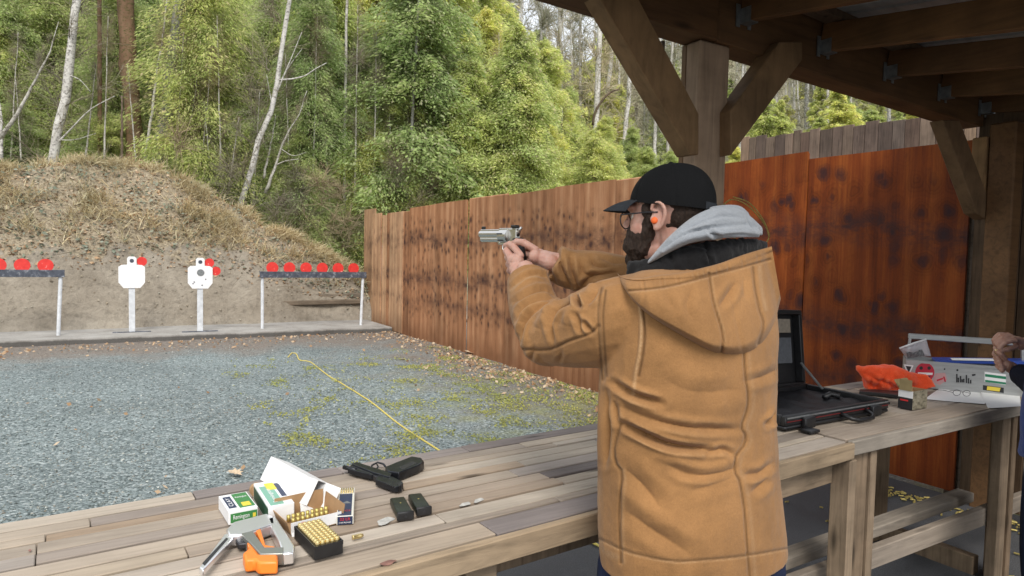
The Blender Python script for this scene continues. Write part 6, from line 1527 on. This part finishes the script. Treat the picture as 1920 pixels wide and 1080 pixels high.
# papers
M_PAPER = plain('white_paper', (.82,.82,.81), .8)
def sheet_on_bench(px4, z, label):
    v = []; 
    for j in range(5):
        for i in range(7):
            u, w = i/6, j/4; a = lerp(np.array(px4[0]), np.array(px4[1]), u); b = lerp(np.array(px4[3]), np.array(px4[2]), u); q = lerp(a, b, w)
            P_ = PZ(q[0], q[1], TZ+z); P_[2] += .0008*math.sin(5*u+3*w); v.append(P_)
    f = [(j*7+i, (j+1)*7+i, (j+1)*7+i+1, j*7+i+1) for j in range(4) for i in range(6)]
    tag(link('paper_sheet', mesh('paper_sheet', v, f, True), M_PAPER), label, 'paper', 'paper sheets on the right bench')
sheet_on_bench([(1762, 728), (1856, 737), (1846, 758), (1734, 748)], .002, 'white paper sheet under the spectacles on the right bench')
sheet_on_bench([(1838, 734), (1912, 742), (1914, 762), (1852, 765)], .004, 'white paper sheet overhanging towards the front edge of the right bench')
# aluminium tote
T0, T1 = PZ(1697, 724, TZ), PZ(1915, 744, TZ); tu = (T1-T0)/np.linalg.norm(T1-T0); tang = math.atan2(tu[1], tu[0]); TL = .56; TW_ = .20; TH_ = .148
tt = empty('ammo_tote', T0, 'silver aluminium tote with stickers and marker writing on the right bench', 'tote', rz=tang)
def alu():
    m = N('brushed_aluminium'); n = m.noise(m.pos((8, 8, 60)), 1.0, 5); m.P(Base_Color=m.ramp(n, [(.3, (.34,.35,.345)), (.7, (.46,.47,.465))]), Metallic=.55, Roughness=.45); return m.m
M_ALU = alu()
for nm, b in (('front_panel', (0, TL, 0, .003, 0, TH_)), ('back_panel', (0, TL, TW_-.003, TW_, 0, TH_)), ('end_panel', (0, .003, .0035, TW_-.0035, 0, TH_)), ('end_panel', (TL-.003, TL, .0035, TW_-.0035, 0, TH_)), ('floor_panel', (.0035, TL-.0035, .0035, TW_-.0035, 0, .003))):
    MB().box(*b).build(nm, M_ALU, tt, world=False)
MB().box(-.003, TL+.003, -.004, -.0005, TH_-.012, TH_+.003).build('rolled_rim', M_ALU, tt, world=False)
hm3 = MB(); hz = TH_+.125
hm3.beam((.012, TW_/2, hz), (TL-.012, TW_/2, hz), .03, .03, c=.004)
hm3.beam((.006, TW_/2-.0, .06), (.022, TW_/2, hz), .028, .012, up=(1,0,0)); hm3.beam((TL-.006, TW_/2, .06), (TL-.022, TW_/2, hz), .028, .012, up=(1,0,0))
hm3.build('handle_bar', M_ALU, tt, world=False)
def tface(px, py):
    nrm = np.array([-tu[1], tu[0], 0]); r = ray(px, py); k = ((T0-CAM)@nrm)/(r@nrm); p = CAM+r*k-T0; return p@tu, p[2]
def sticker(pxp, mat, name, off, parent=tt, n=20):
    pts = [tface(*q) for q in pxp]; mb = MB().prism(pts, (0, -off, 0), (1,0,0), (0,0,1), (0,1,0), .0006); return mb.build(name, mat, parent, world=False)
def circ(cx, cy, r, n=24, k=1.0): return [(cx+r*math.cos(t_), cy+k*r*math.sin(t_)) for t_ in np.linspace(0, 2*math.pi, n+1)[:-1]]
M_STRED = plain('sticker_red', (.50,.015,.04), .45); M_STGR = plain('sticker_green', (.02,.20,.10), .45)
sticker([(1694, 683), (1713, 685), (1704, 706)], M_WPR, 'triangle_sticker', .001)
sticker([(1698, 686), (1709, 687), (1704, 699)], M_BLK, 'triangle_sticker', .0018)
sticker(circ(1734, 698, 18), M_STRED, 'round_sticker', .001)
for cx in (1727, 1742): sticker(circ(cx, 690, 3.4, 10), M_BLK, 'sticker_eye', .0018)
sticker([(1721, 698), (1749, 699), (1748, 703), (1721, 703)], M_WPR, 'sticker_band', .0018)
sticker([(1728, 705), (1744, 705), (1741, 710), (1731, 710)], M_BLK, 'sticker_mouth', .0018)
sticker([(1754, 700), (1772, 699), (1776, 712), (1762, 722), (1748, 716)], plain('faded_pink', (.52,.30,.30), .6), 'faded_patch', .0008)
for a_ in ([(1768, 706), (1771, 706), (1774, 716), (1771, 716)], [(1756, 712), (1768, 708), (1768, 711), (1757, 715)]): sticker(a_, M_STRED, 'marker_stroke', .0016)
for x_, y0_, y1_ in ((1794, 701, 717), (1797, 708, 717), (1801, 705, 717), (1804, 711, 717), (1807, 710, 717), (1812, 703, 718), (1816, 709, 719), (1820, 712, 719)):
    sticker([(x_-1.3, y0_), (x_+1.3, y0_), (x_+1.3, y1_), (x_-1.3, y1_)], M_BLK, 'marker_stroke', .0014)
sticker([(1822, 702), (1829, 701), (1829, 704), (1823, 705)], M_BLK, 'marker_stroke', .0014); sticker(circ(1771, 692, 1.6, 8), M_BLK, 'rivet', .0014); sticker(circ(1795, 694, 2.0, 8), M_BLK, 'rivet', .0014)
sticker([(1846, 697), (1886, 702), (1886, 722), (1846, 716)], M_WPR, 'green_sticker', .001)
sticker([(1847, 701), (1886, 706), (1886, 711), (1847, 706)], M_STGR, 'green_sticker', .0018); sticker([(1847, 712), (1886, 717), (1886, 721), (1847, 716)], M_STGR, 'green_sticker', .0018)
sticker([(1843, 722), (1882, 727), (1882, 737), (1843, 731)], M_BLK, 'dark_sticker', .001); sticker([(1851, 724), (1876, 727), (1874, 734), (1850, 731)], M_YEL, 'dark_sticker', .0018)
# things in the tote
z3 = Matrix.Translation((.34, .085, TH_+.004)) @ Matrix.Rotation(math.radians(-4), 4, 'Y')
def in_tote(name, label, cat, mat, b, Mx, c=.002):
    mw = Matrix.Translation(Vector(T0)) @ Matrix.Rotation(tang, 4, 'Z') @ Mx; o = MB().box(*b, c, mw).build(name, mat); return tag(o, label, cat)
in_tote('blue_folder', 'blue folder lying across the open tote behind the front panel', 'folder', plain('blue_plastic', (.03,.075,.36), .4), (-.20, .22, -.05, .09, 0, .016), z3)
in_tote('white_booklet', 'white booklet lying on the blue folder in the tote', 'booklet', M_PAPER, (-.12, .12, -.055, -.045+.06, .017, .022), z3)
# clear zip bag hanging over the tote's corner
M_BAG = N('clear_bag').P(Base_Color=(.75,.77,.82), Roughness=.15, Alpha=.42, Specular_IOR_Level=.6).m
bq = [(1687, 654), (1737, 637), (1746, 668), (1700, 672)]; v = []
for j in range(9):
    for i in range(9):
        u, w = i/8, j/8; a = lerp(np.array(bq[0]), np.array(bq[1]), u); b = lerp(np.array(bq[3]), np.array(bq[2]), u); q = lerp(a, b, w)
        v.append(D(q[0], q[1], 3.62+.05*w-.012*math.sin(math.pi*u)*math.sin(math.pi*w)+.004*math.sin(9*u+4*w)))
bgm = mesh('zip_bag', v, [(j*9+i, (j+1)*9+i, (j+1)*9+i+1, j*9+i+1) for j in range(8) for i in range(8)], True)
bag = link('zip_bag', bgm, M_BAG); md = bag.modifiers.new('s', 'SOLIDIFY'); md.thickness = .006
tag(bag, 'clear plastic zip bag sticking up over the left corner of the tote', 'bag')
MB().tube([D(1687, 653, 3.605), D(1712, 644, 3.595), D(1737, 636, 3.605)], .0045, 6).build('zip_strip', M_WPR, bag, True)
cb = [D(1700, 662, 3.632), D(1727, 650, 3.632), D(1734, 667, 3.655), D(1703, 672, 3.655)]; MB().hexa([p+FWH*.006 for p in cb]+[p for p in cb]).build('bag_contents', plain('grey_parts', (.16,.17,.18), .5, .3, 90, .5), bag)
# spectacles on the paper
sp = MB(); sc = PZ(1812, 744, TZ+.01)
for k in (0, 1):
    cc = sc + LATH*(.0-.042*k) + FWH*(.012*k) + ZU*.018
    sp.tube([cc + LATH*.019*math.cos(t_) + ZU*.015*math.sin(t_) for t_ in np.linspace(0, 2*math.pi, 17)], .0013, 5, cap=False)
    e0 = cc + LATH*(.02 if k == 0 else -.02); sp.tube([e0, e0+FWH*.06-LATH*.01, e0+FWH*.13-LATH*.02-ZU*.012], .0014, 5)
sp.tube([sc-LATH*.019+ZU*.02, sc-LATH*.022+FWH*.006+ZU*.023], .0013, 5)
tag(sp.build('spectacles', M_DSTEEL, None, True), 'thin framed spectacles standing on the white paper in front of the tote', 'glasses')
tag(MB().cyl(D(1868, 655, 3.035), D(1868, 664, 3.04), .0055, 10).build('held_round', M_BRASS, None, True), 'small brass round held between the fingers of the man on the right', 'cartridge')
